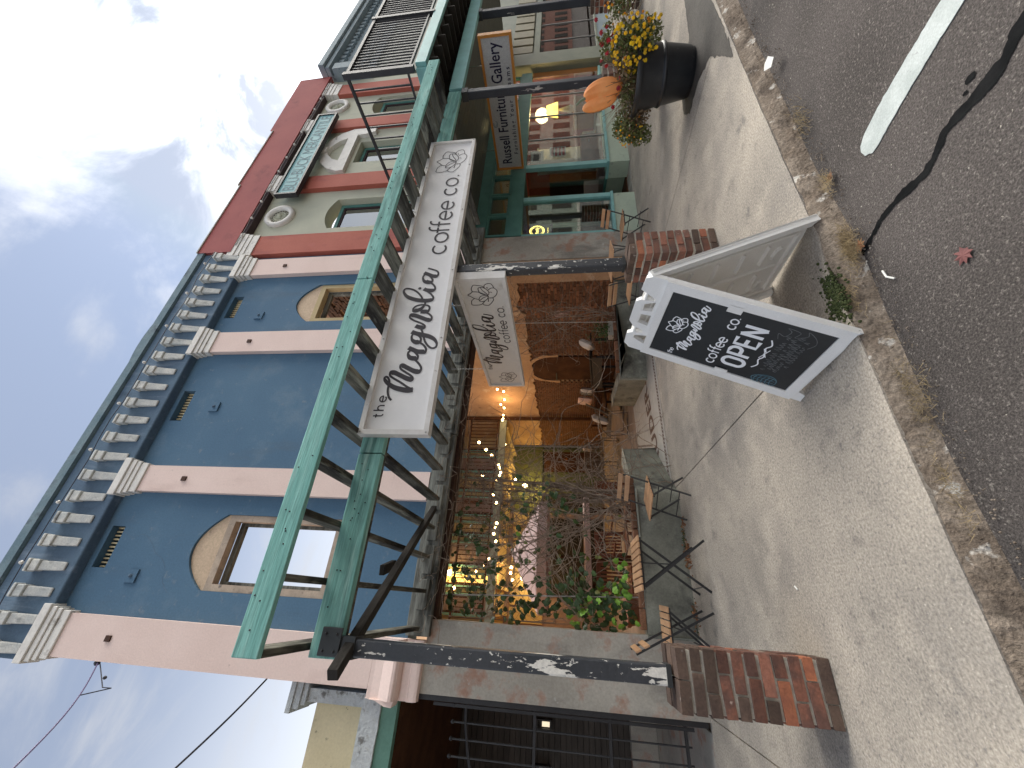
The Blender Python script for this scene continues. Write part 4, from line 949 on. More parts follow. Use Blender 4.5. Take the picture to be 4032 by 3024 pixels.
# ================================================================== right-hand balcony and its porch
BC = thing('porch_balcony', 'teal edged balcony with black iron railings over the right-hand shop porch', 'balcony', (9.5, 4, 3.3))
board('fascia_board', (7.09, 2.60, 3.635), (16, 2.60, 3.70), .06, .17, 'tealp', BC)
board('side_fascia', (7.07, 2.63, 3.635), (7.07, 5.47, 3.635), .06, .17, 'tealp', BC)
part('deck', MB().prism([(7.12, 2.64), (16, 2.64), (16, 5.29), (7.12, 5.29)], XY(3.60), .05), 'darkwood', BC)
board('beam', (7.27, 3.087, 3.225), (16, 3.087, 3.36), .09, .22, 'tealp', BC)
board('inner_fascia', (6.9, 3.4, 3.43), (6.9, 5.45, 3.43), .05, .16, 'teal', BC)
for k in range(34):
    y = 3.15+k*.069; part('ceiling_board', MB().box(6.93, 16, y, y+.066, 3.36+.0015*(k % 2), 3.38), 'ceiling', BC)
for k in range(22): board('joist', (7.4+k*.4, 2.64, 3.50), (7.4+k*.4, 3.14, 3.50), .05, .15, 'dark', BC)
rl = part('railing', MB().bar((6.98, 2.60, 4.80), (16, 2.60, 4.95), .06, .05).bar((6.98, 2.60, 3.80), (16, 2.60, 3.87), .04, .03), 'iron', BC)
for k in range(78):
    x = 7.07+k*.105; part('baluster', MB().bar((x, 2.60, 3.80), (x, 2.60, 4.80+.014*(x-7)), .022, .022, (0, 1, 0)), 'iron', rl)
for x in (6.98, 9.05, 11.2, 13.4): part('newel', MB().bar((x, 2.60, 3.72), (x, 2.60, 4.86+.014*(x-7)), .085, .085, (0, 1, 0)), 'iron', rl)
rl2 = part('railing', MB().bar((6.97, 2.64, 4.80), (6.97, 5.28, 4.80), .05, .04).bar((6.97, 2.64, 3.83), (6.97, 5.28, 3.83), .03, .03), 'iron', BC)
for k in range(14):
    y = 2.80+k*.185; part('baluster', MB().bar((6.97, y, 3.83), (6.97, y, 4.80), .024, .024, (0, 1, 0)), 'iron', rl2)

# ================================================================== the signs
# long fascia sign
FS = thing('fascia_sign', 'long white sign with black brush script fixed to the teal beam', 'sign', (3.4, 3.0, 2.95))
def slope(x): return .0155*(x-1.205)
fa = lambda u, v, w: (1.205+u, 2.992-w, 2.63+v+u*.0155)
part('panel', MB().prism([(.02, .02), (4.38, .02), (4.38, .61), (.02, .61)], lambda u, v, w: (1.205+u, 2.994+w, 2.63+v+u*.0155), .03), 'signwhite', FS)
o = part('frame', MB().prism([[(0, 0), (4.40, 0), (4.40, .632), (0, .632)], [(.045, .045), (4.355, .045), (4.355, .587), (.045, .587)]], lambda u, v, w: (1.205+u, 2.965+w, 2.63+v+u*.0155), .078), 'signframe', FS); bevel(o, .004)
b = MB()
for u in (.02, 1.0, 1.9, 2.9, 3.8, 4.38):
    for v in (.022, .61): b.ball(fa(u, v, .03), .008, 6, 4)
part('rivets', b, 'galv', FS, kind='stuff')
b = MB(); script_word(b, .336, .19, 1, .021, fa, 1.5)
part('script_lettering', b, 'ink', FS)
b = MB(); sans(b, 'the', .165, .452, .060, .0125, fa, sp=.30); part('word', b, 'ink', FS); b = MB()
WX = (2.264, 2.452, 2.590, 2.695, 2.842, 3.030, 3.305, 3.490, 3.62)
for wd_, xs_ in (('coffee', WX[:6]), ('co.', WX[6:])):
    b = MB()
    for ch, x in zip(wd_, xs_):
        w_ = {'c': .5, 'o': .52, 'e': .5, 'f': .38, '.': .1}[ch]; sans(b, ch, x-w_*.152, .150, .152, .023, fa)
    part('word', b, 'ink', FS)
b = MB(); flower_mark(b, 3.966, .302, 1, .009, fa); part('flower_mark', b, 'ink', FS)

# hanging sign across the pavement
HS = thing('hanging_sign', 'aged white double flower sign hung on chains across the pavement under the awning', 'sign', (3.12, 4.27, 2.4))
yo, yi, zb, zt = 3.07, 5.46, 2.125, 2.70
part('panel', MB().box(3.085, 3.145, yo+.02, yi-.02, zb+.02, zt-.02), 'signgrey', HS)
o = part('frame', MB().prism([[(yo, zb), (yi, zb), (yi, zt), (yo, zt)], [(yo+.04, zb+.04), (yi-.04, zb+.04), (yi-.04, zt-.04), (yo+.04, zt-.04)]], lambda a, b_, w: (3.065+w, a, b_), .10), 'signframe', HS); bevel(o, .004)
fh = lambda u, v, w: (3.084-w, yi-u, zb+v)       # read from the left, so the text runs towards the street
b = MB(); script_word(b, .60, .245, .86, .017, fh, 1.2, sx=.84); part('script_lettering', b, 'ink', HS)
b = MB(); sans(b, 'the', .49, .435, .042, .008, fh, sx=.9); part('word', b, 'ink', HS)
b = MB(); sans(b, 'coffee', 1.17, .085, .074, .0125, fh, sp=.04, sx=1.0); part('word', b, 'ink', HS)
b = MB(); sans(b, 'co.', 1.71, .085, .074, .0125, fh, sp=.04, sx=1.0); part('word', b, 'ink', HS)
b = MB(); flower_mark(b, .27, .24, .68, .008, fh, sx=.85); part('flower_mark', b, 'ink', HS)
b = MB(); flower_mark(b, 2.12, .30, .86, .009, fh, sx=.85); part('flower_mark', b, 'ink', HS)
for y in (3.55, 5.0):
    b = MB(); z = zt
    i = 0
    while z < 3.2:
        P = [(.008*cos(a), .016*sin(a)) for a in [j*pi/4 for j in range(9)]]
        b.tube([(3.115+(p if i % 2 else 0), y+(0 if i % 2 else p), z+.016+q) for p, q in P], .0028, 5, cap=False); z += .027; i += 1
    part('chain', b, 'chrome', HS)
# neighbour's hanging sign
NS = thing('hanging_sign', 'grey furniture shop sign in an orange frame hung across the porch', 'sign', (8.9, 4.2, 2.7))
yo, yi, zb, zt = 2.93, 5.44, 2.40, 3.01
part('panel', MB().box(8.87, 8.93, yo+.02, yi-.02, zb+.02, zt-.02), M('shop_sign_panel', (.46, .48, .50), (.50, .52, .54), s=2, r=.5, bump=0), NS)
part('frame', MB().prism([[(yo, zb), (yi, zb), (yi, zt), (yo, zt)], [(yo+.045, zb+.045), (yi-.045, zb+.045), (yi-.045, zt-.045), (yo+.045, zt-.045)]], lambda a, b_, w: (8.85+w, a, b_), .10), 'orangeframe', NS)
fn = lambda u, v, w: (8.868-w, yi-u, zb+v)
b = MB(); wd = font(b, 'Russell Furniture Gallery', 0, 0, .30, fn, bold=.003); b = MB(); font(b, 'Russell Furniture Gallery', .13, .255, .30, fn, sx=2.26/wd, bold=.004)
part('lettering', b, 'navy', NS)
b = MB(); wd = font(b, 'Furnishing Your Dreams', 0, 0, .12, fn, sp=1.5); b = MB(); font(b, 'Furnishing Your Dreams', .34, .095, .115, fn, sx=1.72/wd, sp=1.5, bold=.002)
part('small_lettering', b, 'navy', NS)
b = MB(); ribbon(b, arc(1.0, .51, .06, .045, 60, 350), .012, fn); ribbon(b, arc(1.0, .51, .035, .025, 60, 300), .008, fn); part('curl_mark', b, 'greyletter', NS)
for y in (3.4, 5.0): part('chain', MB().tube([(8.9, y, zt), (8.9, y, 3.36)], .006, 5), 'chrome', NS)

# ================================================================== A-frame pavement sign
AF = thing('a_frame_sign', 'white plastic A-frame chalkboard sign reading OPEN on the pavement edge', 'sign', (1.68, 2.05, 0))
def frame_map(bl, br, tl):
    bl, br, tl = Vector(bl), Vector(br), Vector(tl); eu = (br-bl).normalized(); ev = (tl-bl); ev = (ev-eu*ev.dot(eu)).normalized(); en = eu.cross(ev).normalized()
    return (lambda u, v, w: bl+eu*u+ev*v+en*w), ev
fp0, ev = frame_map((1.253, 2.443, .005), (1.302, 1.838, -.055), (1.253+.3574, 2.443-.0637, .005+.9318))
fp = lambda u, v, w: fp0(u*1.035, v*1.03, w)
HT = 1.13; WD = .61
out = [(0, -.02), (.05, -.02), (.075, .045), (.535, .045), (.56, -.045), (.61, -.045), (.61, 1.08), (.585, 1.12), (.50, 1.125), (.47, 1.06), (.455, 1.03), (.44, 1.035), (.425, 1.11), (.40, 1.135), (.24, 1.135), (.20, 1.10), (.185, 1.035), (.165, 1.03), (.14, 1.10), (.12, 1.125), (.03, 1.12), (0, 1.08)]
h1 = [(.445-.01, 1.02), (.36, 1.025), (.345, 1.09), (.395, 1.09)]
h2 = [(.325, 1.02), (.235, 1.02), (.245, 1.085), (.315, 1.09)]
h3 = [(.15, 1.0), (.07, 1.0), (.10, 1.075), (.125, 1.075)]
o = part('front_panel', MB().prism([out, h1, h2, h3], lambda u, v, w: fp(u, v, -w), .030), 'plastic', AF); bevel(o, .008, 3)
rim = MB().prism([[(.0, .06), (.61, .06), (.61, 1.0), (0, 1.0)], [(.058, .112), (.552, .112), (.552, .955), (.058, .955)]], lambda u, v, w: fp(u, v, w), .012)
o = part('rim', rim, 'plastic', AF); bevel(o, .006, 3)
part('chalkboard', MB().prism([(.060, .114), (.550, .114), (.550, .953), (.060, .953)], lambda u, v, w: fp(u, v, w+.0015), .003), 'chalk', AF)
for (u, v) in [(.06, .50), (.55, .62)]: bevel(part('clip', MB().prism([(u-.02, v-.035), (u+.02, v-.035), (u+.02, v+.035), (u-.02, v+.035)], lambda a, b_, w: fp(a, b_, w+.012), .006), 'plastic', AF), .004)
for (u, v) in [(.05, 1.03), (.56, 1.03), (.04, .07), (.57, .07)]: part('screw_boss', MB().lathe([(.010, 0), (.010, .006), (.005, .009)], (0, 0, 0), 10), 'plastic', AF).matrix_local = Matrix.Translation(fp(u, v, .0)-AF.location) @ (fp(0, 0, 1)-fp(0, 0, 0)).to_track_quat('Z', 'Y').to_matrix().to_4x4()
fb = lambda u, v, w: fp(u, v, .0047+w)
k = .245
b = MB(); flower_mark(b, .325, .858, .27, .0060, fb); part('flower_mark', b, 'white', AF)
b = MB(); script_word(b, .118, .732, .245, .0078, fb, .7, sx=1.0); part('script_lettering', b, 'white', AF)
b = MB(); sans(b, 'the', .072, .812, .020, .0042, fb, sx=.85); part('word', b, 'white', AF)
b = MB(); sans(b, 'coffee', .098, .563, .042, .0085, fb, sp=.0, sx=.90); part('word', b, 'white', AF)
b = MB(); sans(b, 'co.', .405, .565, .040, .0085, fb, sp=.0, sx=.88); part('word', b, 'white', AF)
b = MB(); sans(b, 'OPEN', .125, .405, .075, .022, fb, sp=.06); part('word', b, 'white', AF); b = MB()
ribbon(b, cr([(.165, .362), (.20, .342), (.24, .356), (.27, .342), (.30, .352)]), .008, fb); ribbon(b, cr([(.31, .348), (.34, .362), (.37, .345), (.41, .365)]), .008, fb)
ribbon(b, [(.255, .362), (.335, .335)], .005, fb); ribbon(b, [(.27, .332), (.335, .368)], .005, fb)
part('flourish', b, 'white', AF)
b = MB()
random.seed(4)
lines = [('our courtyard', .325, .045), ('', .28, 0), ('', .25, 0)]
for row, (v, x0, x1) in enumerate([(.295, .17, .46), (.262, .19, .45), (.230, .18, .48), (.20, .24, .46)]):
    x = x0; P = []
    while x < x1:
        P += [(x, v), (x+.006, v+random.uniform(.014, .034)), (x+.012, v+random.uniform(-.004, .006))]; x += random.uniform(.012, .022)
        if random.random() < .16: ribbon(b, cr(P, 3), .003, fb); P = []; x += .018
    if len(P) > 2: ribbon(b, cr(P, 3), .003, fb)
ribbon(b, cr([(.43, .345), (.47, .36), (.46, .325), (.50, .31), (.52, .335), (.51, .27), (.47, .28), (.50, .23), (.53, .24), (.50, .19), (.46, .17), (.42, .19)]), .003, fb)
part('faint_chalk_writing', b, 'chalkline', AF)
b = MB(); b2 = [(.09+.045*cos(a)*(1-.25*sin(a)), .255+.07*sin(a)) for a in [i*pi/12 for i in range(25)]]
ribbon(b, b2, .006, fb)
for q in (-.6, -.2, .2, .6): ribbon(b, cr([(.09+.042*q, .195), (.09+.06*q, .255), (.09+.038*q, .315)]), .004, fb)
for q in range(5): ribbon(b, cr([(.055, .21+q*.022), (.09, .22+q*.022), (.125, .21+q*.022)]), .006, fb)
part('chalk_drawing', b, 'chalkblue', AF)
# rear panel, leaning the other way, ribs on its inner face
qBL = Vector((2.098, 2.375, 0)); qBR = Vector((2.165, 1.77, -.055)); qTL = fp(0, 1.085, -.03); qTR = fp(.61, 1.085, -.03)
qn = (qBR-qBL).cross(qTL-qBL).normalized()
def fq(u, v, w):
    a, b_ = u/.61, v/1.10; return qBL.lerp(qBR, a).lerp(qTL.lerp(qTR, a), b_)+qn*w
outb = [(0, 0), (.05, 0), (.075, .045), (.535, .045), (.56, 0), (.61, 0), (.61, 1.10), (0, 1.10)]
o = part('rear_panel', MB().prism(outb, lambda u, v, w: fq(u, v, w-.030), .018), 'plasticin', AF); bevel(o, .006)
b = MB(); g = lambda u, v, w: fq(u, v, -.010+w)
for (a, c) in [((0, 0), (.035, 1.12)), ((.575, 0), (.61, 1.12))]:
    b.prism([(a[0], .0), (c[0], .0), (c[0], 1.12), (a[0], 1.12)], lambda u, v, w: fq(u, v, -.03+w), .050)
o = part('side_flange', b, 'plastic', AF); bevel(o, .005)
b = MB()
def rib(P, w=.020):
    for p, q in zip(P, P[1:]): b.bar(g(p[0], p[1], .0), g(q[0], q[1], .0), w, .034, up=fq(0, 0, 1)-fq(0, 0, 0))
rib([(.08, .10), (.08, 1.02), (.53, 1.02), (.53, .10), (.08, .10)]); rib([(.305, .14), (.305, .98)])
for v in (.25, .42, .60, .78, .92): rib([(.12, v), (.26, v)]); rib([(.35, v+.03), (.49, v+.03)])
rib([(.14+.05*cos(a), .17+.04*sin(a)) for a in [i*pi/4 for i in range(4)]], .012); rib([(.40+.05*cos(a), .17+.04*sin(a)) for a in [i*pi/4 for i in range(4)]], .012)
o = part('ribs', b, 'plasticin', AF); bevel(o, .006, 2)
part('hinge_pin', MB().tube([fp(.0, 1.085, -.012), fp(.61, 1.085, -.012)], .010, 8), 'plastic', AF)

# ================================================================== folding bistro set
def strip(mb, p, q, w=.022, t=.008, up=(0, 1, 0)): mb.bar(p, q, t, w, up)
def folding_chair(label, loc, rot, group='folding slatted bistro chairs'):
    # local frame: faces +x, back at -x, width along y
    r = thing('folding_chair', label, 'chair', loc, group, rot)
    for s in (-1, 1):
        y = .19*s
        part('leg', MB().bar((-.235, y, .80), (.17, y, .006), .010, .022, (1, 0, 0)), 'iron', r, True)
        part('leg', MB().bar((.16, y*.92, .44), (-.19, y*.92, .006), .010, .022, (1, 0, 0)), 'iron', r, True)
    for (x, z, yy) in [(.11, .12, .19), (-.13, .14, .175), (.0, .34, .19)]: part('crossbar', MB().tube([(x, -yy, z), (x, yy, z)], .006, 6), 'iron', r, True)
    part('seat_frame', MB().bar((-.17, -.17, .435), (.19, -.17, .435), .010, .022, (0, 0, 1)).bar((-.17, .17, .435), (.19, .17, .435), .010, .022, (0, 0, 1)), 'iron', r, True)
    me = lib('slat', MB().box(-.026, .026, -.20, .20, -.007, .007), 'slat')
    for k in range(6): o = inst('slat', me, r, (-.155+k*.066, 0, .453), local=True)
    me2 = lib('slat', MB().box(-.008, .008, -.20, .20, -.028, .028), 'slat')
    for z, x in ((.775, -.205), (.690, -.162)): inst('slat', me2, r, (x, 0, z), (0, -.45, 0), local=True)
    return r
def folding_table(label, loc, rot, n=8):
    r = thing('folding_table', label, 'table', loc, 'folding slatted bistro tables', rot)
    me = lib('slat', MB().box(-.028, .028, -.27, .27, -.009, .009), 'slat')
    for k in range(n): bevel(inst('slat', me, r, (-.245+k*.07, 0, .70), local=True), .003)
    part('top_frame', MB().bar((-.26, -.22, .680), (.26, -.22, .680), .010, .028, (0, 0, 1)).bar((-.26, .22, .680), (.26, .22, .680), .010, .028, (0, 0, 1)), 'iron', r, True)
    for s in (-1, 1):
        part('leg', MB().bar((-.235, .235*s, .665), (.25, .235*s, .004), .012, .024, (1, 0, 0)), 'iron', r, True)
        part('leg', MB().bar((.225, .205*s, .665), (-.25, .205*s, .004), .012, .024, (1, 0, 0)), 'iron', r, True)
    part('stay', MB().tube([(0, -.2, .68), (0, -.2, .36)], .006, 6), 'iron', r, True)
    for x in (-.2, .2): part('crossbar', MB().tube([(x, -.235, .07), (x, .235, .07)], .006, 6), 'iron', r, True)
    return r
folding_table('slatted folding table standing free against the left low cement wall', (.49, 5.0, 0), .02)
folding_chair('folding chair at the right of the left table, its two-slat back against the low wall', (1.30, 5.20, 0), pi+radians(36))
folding_chair('folding chair half hidden behind the left brick pier', (-.10, 5.03, 0), radians(-3))
folding_table('folding table behind the middle peeling post', (5.20, 4.93, 0), radians(25))
folding_chair('folding chair farthest right, against the grey pier by the mint shopfront', (6.08, 4.93, 0), pi-.05)
folding_chair('folding chair partly hidden behind the A-frame handle', (4.55, 4.92, 0), radians(20))

# ================================================================== flower tub
PT = thing('flower_tub', 'large black ribbed plastic tub overflowing with marigolds on the pavement', 'planter', (5.62, 2.44, 0))
prof = [(.20, .0), (.245, .005), (.252, .03), (.26, .035), (.305, .32), (.320, .325), (.327, .345), (.318, .365), (.31, .37), (.36, .60), (.395, .605), (.405, .635), (.398, .665), (.38, .67), (.365, .65), (.352, .59)]
o = part('tub', MB().lathe(prof, (5.62, 2.44, 0), 40), 'potblack', PT); smooth(o); bevel(o, .004)
part('soil', MB().lathe([(.02, .61), (.352, .605)], (5.62, 2.44, 0), 24), 'soil', PT)
random.seed(21)
# foliage: many small leaflets and dry stalks
MG = thing('marigold_plants', 'yellow marigolds and dry stalks spilling over the rim of the black tub', 'plant', (5.62, 2.44, .6))
fol = MB(); dry = MB()
def leaflet(mb, p, s, d=None):
    d = Vector((random.gauss(0, 1), random.gauss(0, 1), random.gauss(.3, 1))).normalized() if d is None else d
    a = d.orthogonal().normalized(); a.rotate(Matrix.Rotation(random.random()*6.3, 3, d)); w = s*random.uniform(.25, .4)
    p = Vector(p); mb.add([p, p+d*s*.5+a*w, p+d*s, p+d*s*.5-a*w], [(0, 1, 2, 3)])
def blob(cx, cy, cz, rx_, ry, rz, n, s=.035, m=None):
    for i in range(n):
        v = Vector((random.gauss(0, 1), random.gauss(0, 1), random.gauss(0, 1))).normalized()*random.random()**.45
        leaflet(m or fol, (cx+v.x*rx_, cy+v.y*ry, cz+v.z*rz), s*random.uniform(.6, 1.4))
blob(5.60, 2.12, .72, .24, .24, .20, 2600); blob(5.55, 1.98, .60, .20, .14, .20, 900); blob(5.62, 2.45, .72, .3, .3, .10, 1100)
blob(5.52, 2.92, .66, .22, .20, .20, 1500); blob(5.45, 3.02, .50, .14, .12, .16, 600); blob(5.85, 1.80, .86, .12, .16, .14, 420); blob(5.75, 2.1, .98, .18, .2, .10, 420)
blob(5.46, 2.8, .58, .14, .22, .16, 800, m=dry); blob(5.5, 2.2, .78, .2, .2, .12, 500, m=dry); blob(5.6, 2.42, .74, .2, .16, .08, 500, m=dry)
for i in range(170):
    a = random.random()*2*pi; r0 = random.random()*.28; p = Vector((5.62+r0*cos(a), 2.44+r0*sin(a), .60)); q = p+Vector((cos(a)*random.uniform(.02, .3), sin(a)*random.uniform(.05, .45), random.uniform(-.05, .42)))
    mid = (p+q)/2+Vector((0, 0, random.uniform(.02, .12))); dry.tube([p, mid, q], .0025, 4)
for i in range(16):
    p = Vector((5.62, 2.0, .7)); q = Vector((5.7+random.uniform(-.2, .3), 1.72+random.uniform(-.12, .3), random.uniform(.55, 1.02))); dry.tube([p, (p+q)/2+Vector((0, 0, .06)), q], .003, 4)
part('foliage', fol, 'herb', MG, kind='stuff'); part('dry_stalks', dry, 'drystem', MG, kind='stuff')
def bloom(r, n=9, layers=3):
    mb = MB()
    for L in range(layers):
        rr = r*(1-.28*L); z = .25*r*L
        for k in range(n):
            a = 2*pi*(k+.5*L)/n; da = pi/n*1.1
            mb.add([(0, 0, z), (rr*.7*cos(a-da), rr*.7*sin(a-da), z+.1*r), (rr*cos(a), rr*sin(a), z-.08*r+.25*r*L), (rr*.7*cos(a+da), rr*.7*sin(a+da), z+.1*r)], [(0, 1, 2, 3)])
    mb.ball((0, 0, .3*r), .32*r, 6, 4); return mb
BL = [lib('flower', bloom(.019), 'yellowf'), lib('flower', bloom(.020), 'yellowf'), lib('flower', bloom(.017), 'orangef'), lib('flower', bloom(.024, 7, 2), 'redf')]
def flower(p, kind, s=1):
    v = Vector((-1.0+random.uniform(-.5, .5), random.uniform(-.6, .3)-.25, random.uniform(-.1, .9))).normalized()
    q = v.to_track_quat('Z', 'Y').to_euler(); inst('flower', BL[kind], MG, p, q, (s, s, s*1.2))
def surf(cx, cy, cz, rx_, ry, rz):
    while True:
        v = Vector((random.gauss(0, 1), random.gauss(0, 1), random.gauss(0, 1))).normalized()
        if v.x < .25 and v.z > -.6: return (cx+v.x*rx_*1.02, cy+v.y*ry*1.02, cz+v.z*rz*1.02)
for i in range(110): flower(surf(5.58, 2.08, .70, .25, .26, .24), random.choice([0, 0, 1, 1, 1, 2]), random.uniform(.8, 1.25))
for i in range(20): flower(surf(5.55, 1.98, .56, .20, .15, .18), random.choice([0, 1]), random.uniform(.8, 1.2))
for i in range(16): flower(surf(5.85, 1.80, .88, .14, .18, .15), random.choice([0, 2, 2]), random.uniform(.7, 1))
for i in range(26): flower(surf(5.48, 2.96, .62, .20, .19, .20), random.choice([2, 0, 2]), random.uniform(.5, .85))
for p in [(5.5, 2.36, .82), (5.42, 2.44, .84), (5.44, 2.62, .93), (5.46, 2.66, .88), (5.7, 2.1, 1.05), (5.72, 2.0, 1.06), (5.6, 2.15, .99), (5.74, 1.96, 1.0), (5.7, 2.26, 1.04), (5.66, 2.3, .98), (5.78, 1.9, 1.12), (5.64, 2.05, .98), (5.7, 2.02, .94)]: flower(p, 3, random.uniform(1.0, 1.4))
# pumpkin
PK = thing('pumpkin_ornament', 'tall orange two-lobed pumpkin ornament leaning in the flower tub', 'pumpkin', (5.5, 2.5, .78))
def pk(c, rx_, ry, rz, n=40, m=18, rib=10):
    mb = MB(); v = []
    for i in range(m+1):
        t = pi*i/m
        for j in range(n):
            a = 2*pi*j/n; k = 1-.10*abs(cos(rib*a/2))**3; v.append((sin(t)*cos(a)*rx_*k, sin(t)*sin(a)*ry*k, -cos(t)*rz*(1-.06*sin(t)**6)))
    mb.add(v, [(i*n+j, i*n+(j+1) % n, (i+1)*n+(j+1) % n, (i+1)*n+j) for i in range(m) for j in range(n)]); return mb
o = smooth(part('body', pk(0, .09, .145, .235), 'pumpkin', PK, True)); o.location = (.02, 0, .23); o.rotation_euler = (radians(-12), 0, 0)
o = smooth(part('front_lobe', pk(0, .075, .085, .21, rib=6), 'pumpkin', PK, True)); o.location = (-.05, .10, .27); o.rotation_euler = (radians(-14), 0, 0)
part('stem', MB().tube([(0, .05, .44), (-.01, .07, .50), (-.02, .11, .55)], [.02, .014, .012], 8), 'pumpstem', PK, True)
# ================================================================== courtyard behind the opening
struct('courtyard_floor', MB().box(-.6, 6.3, 5.9, 16.8, -.14, -.006), 'floor')
CB = thing('courtyard_house', 'two-storey back house with a barred balcony at the end of the courtyard', 'building', (2.8, 14.5, 0))
bal = part('balcony_beam', MB().box(-.59, 6.15, 13.3, 13.42, 3.62, 3.86), 'beamteal', CB)
part('balcony_deck', MB().box(-.59, 6.15, 13.43, 16.6, 3.70, 3.84), 'cream', CB)
for k in range(9): part('soffit_joist', MB().box(-.3+k*.75, -.2+k*.75, 13.44, 16.6, 3.56, 3.695), 'cream', CB)
rl = part('railing', MB().bar((-.59, 13.36, 4.92), (6.1, 13.36, 4.96), .05, .06).bar((-.59, 13.36, 3.95), (6.1, 13.36, 3.95), .04, .04), 'dkbrown', CB)
bme = lib('baluster', MB().box(-.013, .013, -.013, .013, -.49, .49), 'dkbrown')
for k in range(50): inst('baluster', bme, rl, (-.52+k*.133, 13.36, 4.44))
part('post', MB().bar((6.08, 13.3, 0), (6.08, 13.3, 6.2), .10, .10, (0, 1, 0)), 'dkbrown', CB)
part('post', MB().bar((3.0, 13.4, 3.86), (3.0, 13.4, 6.2), .09, .09, (0, 1, 0)), 'dkbrown', CB)
part('upper_wall', MB().box(-.59, 6.15, 15.4, 15.6, 3.85, 6.6), 'cream', CB)
part('roof_edge', MB().box(-.59, 6.2, 13.2, 15.8, 6.3, 6.5), 'dkbrown', CB)
x = -.4
for (w, kind) in [(.7, 'mauve'), (.5, 'yel'), (.9, 'mauve'), (.55, 'c'), (.8, 'mauve'), (.6, 'win'), (.7, 'mauve'), (.8, 'c')]:
    f = part('window', MB().prism([[(x, 3.9), (x+w, 3.9), (x+w, 6.0), (x, 6.0)], [(x+.08, 3.95), (x+w-.08, 3.95), (x+w-.08, 5.9), (x+.08, 5.9)]], XZ(15.30), .098), 'tealp', CB)
    part('jamb', MB().box(x+.081, x+.15, 15.32, 15.38, 3.96, 5.89), 'rust', f)
    part('panel', MB().box(x+.151, x+w-.081, 15.35, 15.38, 3.96, 5.89), {'mauve': 'mauve', 'yel': 'shade', 'win': 'cream', 'c': 'cream'}[kind], f)
    x += w+.16
part('ground_wall', MB().box(-.59, 3.3, 16.2, 16.4, 0, 3.7), 'mauve', CB)
part('ground_wall', MB().box(3.3, 6.15, 16.4, 16.6, 0, 3.7), 'greentrim', CB)
part('door', MB().box(5.0, 5.9, 16.3, 16.38, .1, 2.35), 'dkbrown', CB)
for (a, b_) in [(4.88, 5.0), (5.9, 6.0), (3.4, 3.52), (4.1, 4.2)]: part('jamb', MB().box(a, b_, 16.28, 16.39, 0, 2.6), 'greentrim', CB)
part('transom_bar', MB().box(3.3, 6.1, 16.26, 16.38, 2.42, 2.58), 'greentrim', CB)
part('window_dark', MB().box(3.53, 4.09, 16.34, 16.385, .7, 2.4), 'dark', CB)
part('recess', MB().box(.4, 3.1, 16.1, 16.18, 0, 2.2), 'dark', CB)
for k in range(7): part('wall_board', MB().box(-.5+k*.55, -.02+k*.55, 16.12, 16.19, 2.3, 3.5), 'cream', CB)

# lit bulbs: strings as traced in place
def lights(label, pts, sag=.06, e=12, r=.032):
    t = thing('string_lights', label, 'string lights', pts[len(pts)//2], 'lit bulb strings in the courtyard')
    P = []
    for a, b_ in zip(pts, pts[1:]):
        a, b_ = Vector(a), Vector(b_); n = 4
        for i in range(n): s = i/n; P.append(a.lerp(b_, s)+Vector((0, 0, .05-.12*sag*4*s*(1-s))))
    P.append(Vector(pts[-1])+Vector((0, 0, .05))); part('cable', MB().tube(P, .005, 4), 'wireb', t)
    me = lib('bulb', MB().ball((0, 0, 0), r, 8, 6), 'bulb'); sk = lib('socket', MB().lathe([(.012, 0), (.014, .035)], (0, 0, 0), 6), 'iron')
    for p in pts: inst('bulb', me, t, p); inst('socket', sk, t, (p[0], p[1], p[2]+.025))
    l = bpy.data.lights.new('bulb_light', 'POINT'); l.energy = e; l.color = (1, .60, .26); l.shadow_soft_size = .25
    o = bpy.data.objects.new('bulb_light', l); COL.objects.link(o); o.parent = t; o.location = Vector(pts[len(pts)//2])-off(t)+Vector((-.25, -.2, .0))
    return t
def at(pts, Y0, Y1):      # traced on y = 9, moved out along the line of sight to the string's own depth
    n = len(pts); out_ = []
    for i, (x, z) in enumerate(pts):
        Y = Y0+(Y1-Y0)*i/max(1, n-1); out_.append((x*Y/9, Y, 1.5+(z-1.5)*Y/9))
    return out_
lights('string of lit bulbs along the plastered right courtyard wall', [(5.9, 10.70, 3.58), (5.9, 10.85, 3.40), (5.9, 11.41, 3.45), (5.9, 11.76, 3.62), (5.9, 12.02, 3.54), (5.9, 12.6, 3.65), (5.9, 12.91, 3.70), (5.92, 13.1, 3.75)], e=15)
lights('lit bulbs hanging in a slant before the balcony bars', at([(3.467, 3.589), (3.281, 3.391), (3.143, 3.243), (2.907, 3.056), (2.834, 3.024), (2.724, 2.992), (2.651, 3.01), (2.519, 3.084)], 8.5, 12), e=7)
lights('lit bulbs among the bare vine stems in front of the balcony beam', at([(2.648, 3.415), (2.204, 3.12), (2.021, 3.034), (1.578, 2.993), (1.476, 3.015), (1.354, 3.042), (1.201, 2.984), (.846, 3.103), (.712, 3.224), (.591, 3.36)], 9, 11.5), e=7)
lights('lit bulbs under the balcony behind the pink parasol', at([(3.423, 2.943), (2.57, 2.63), (.703, 2.613), (.603, 2.624), (.477, 2.579)], 13.8, 14.6), e=20, r=.05)
lights('two lit bulbs at the far left behind the vine leaves', at([(.257, 3.792), (.075, 4.118)], 6.6, 6.3), e=1.5, r=.024)
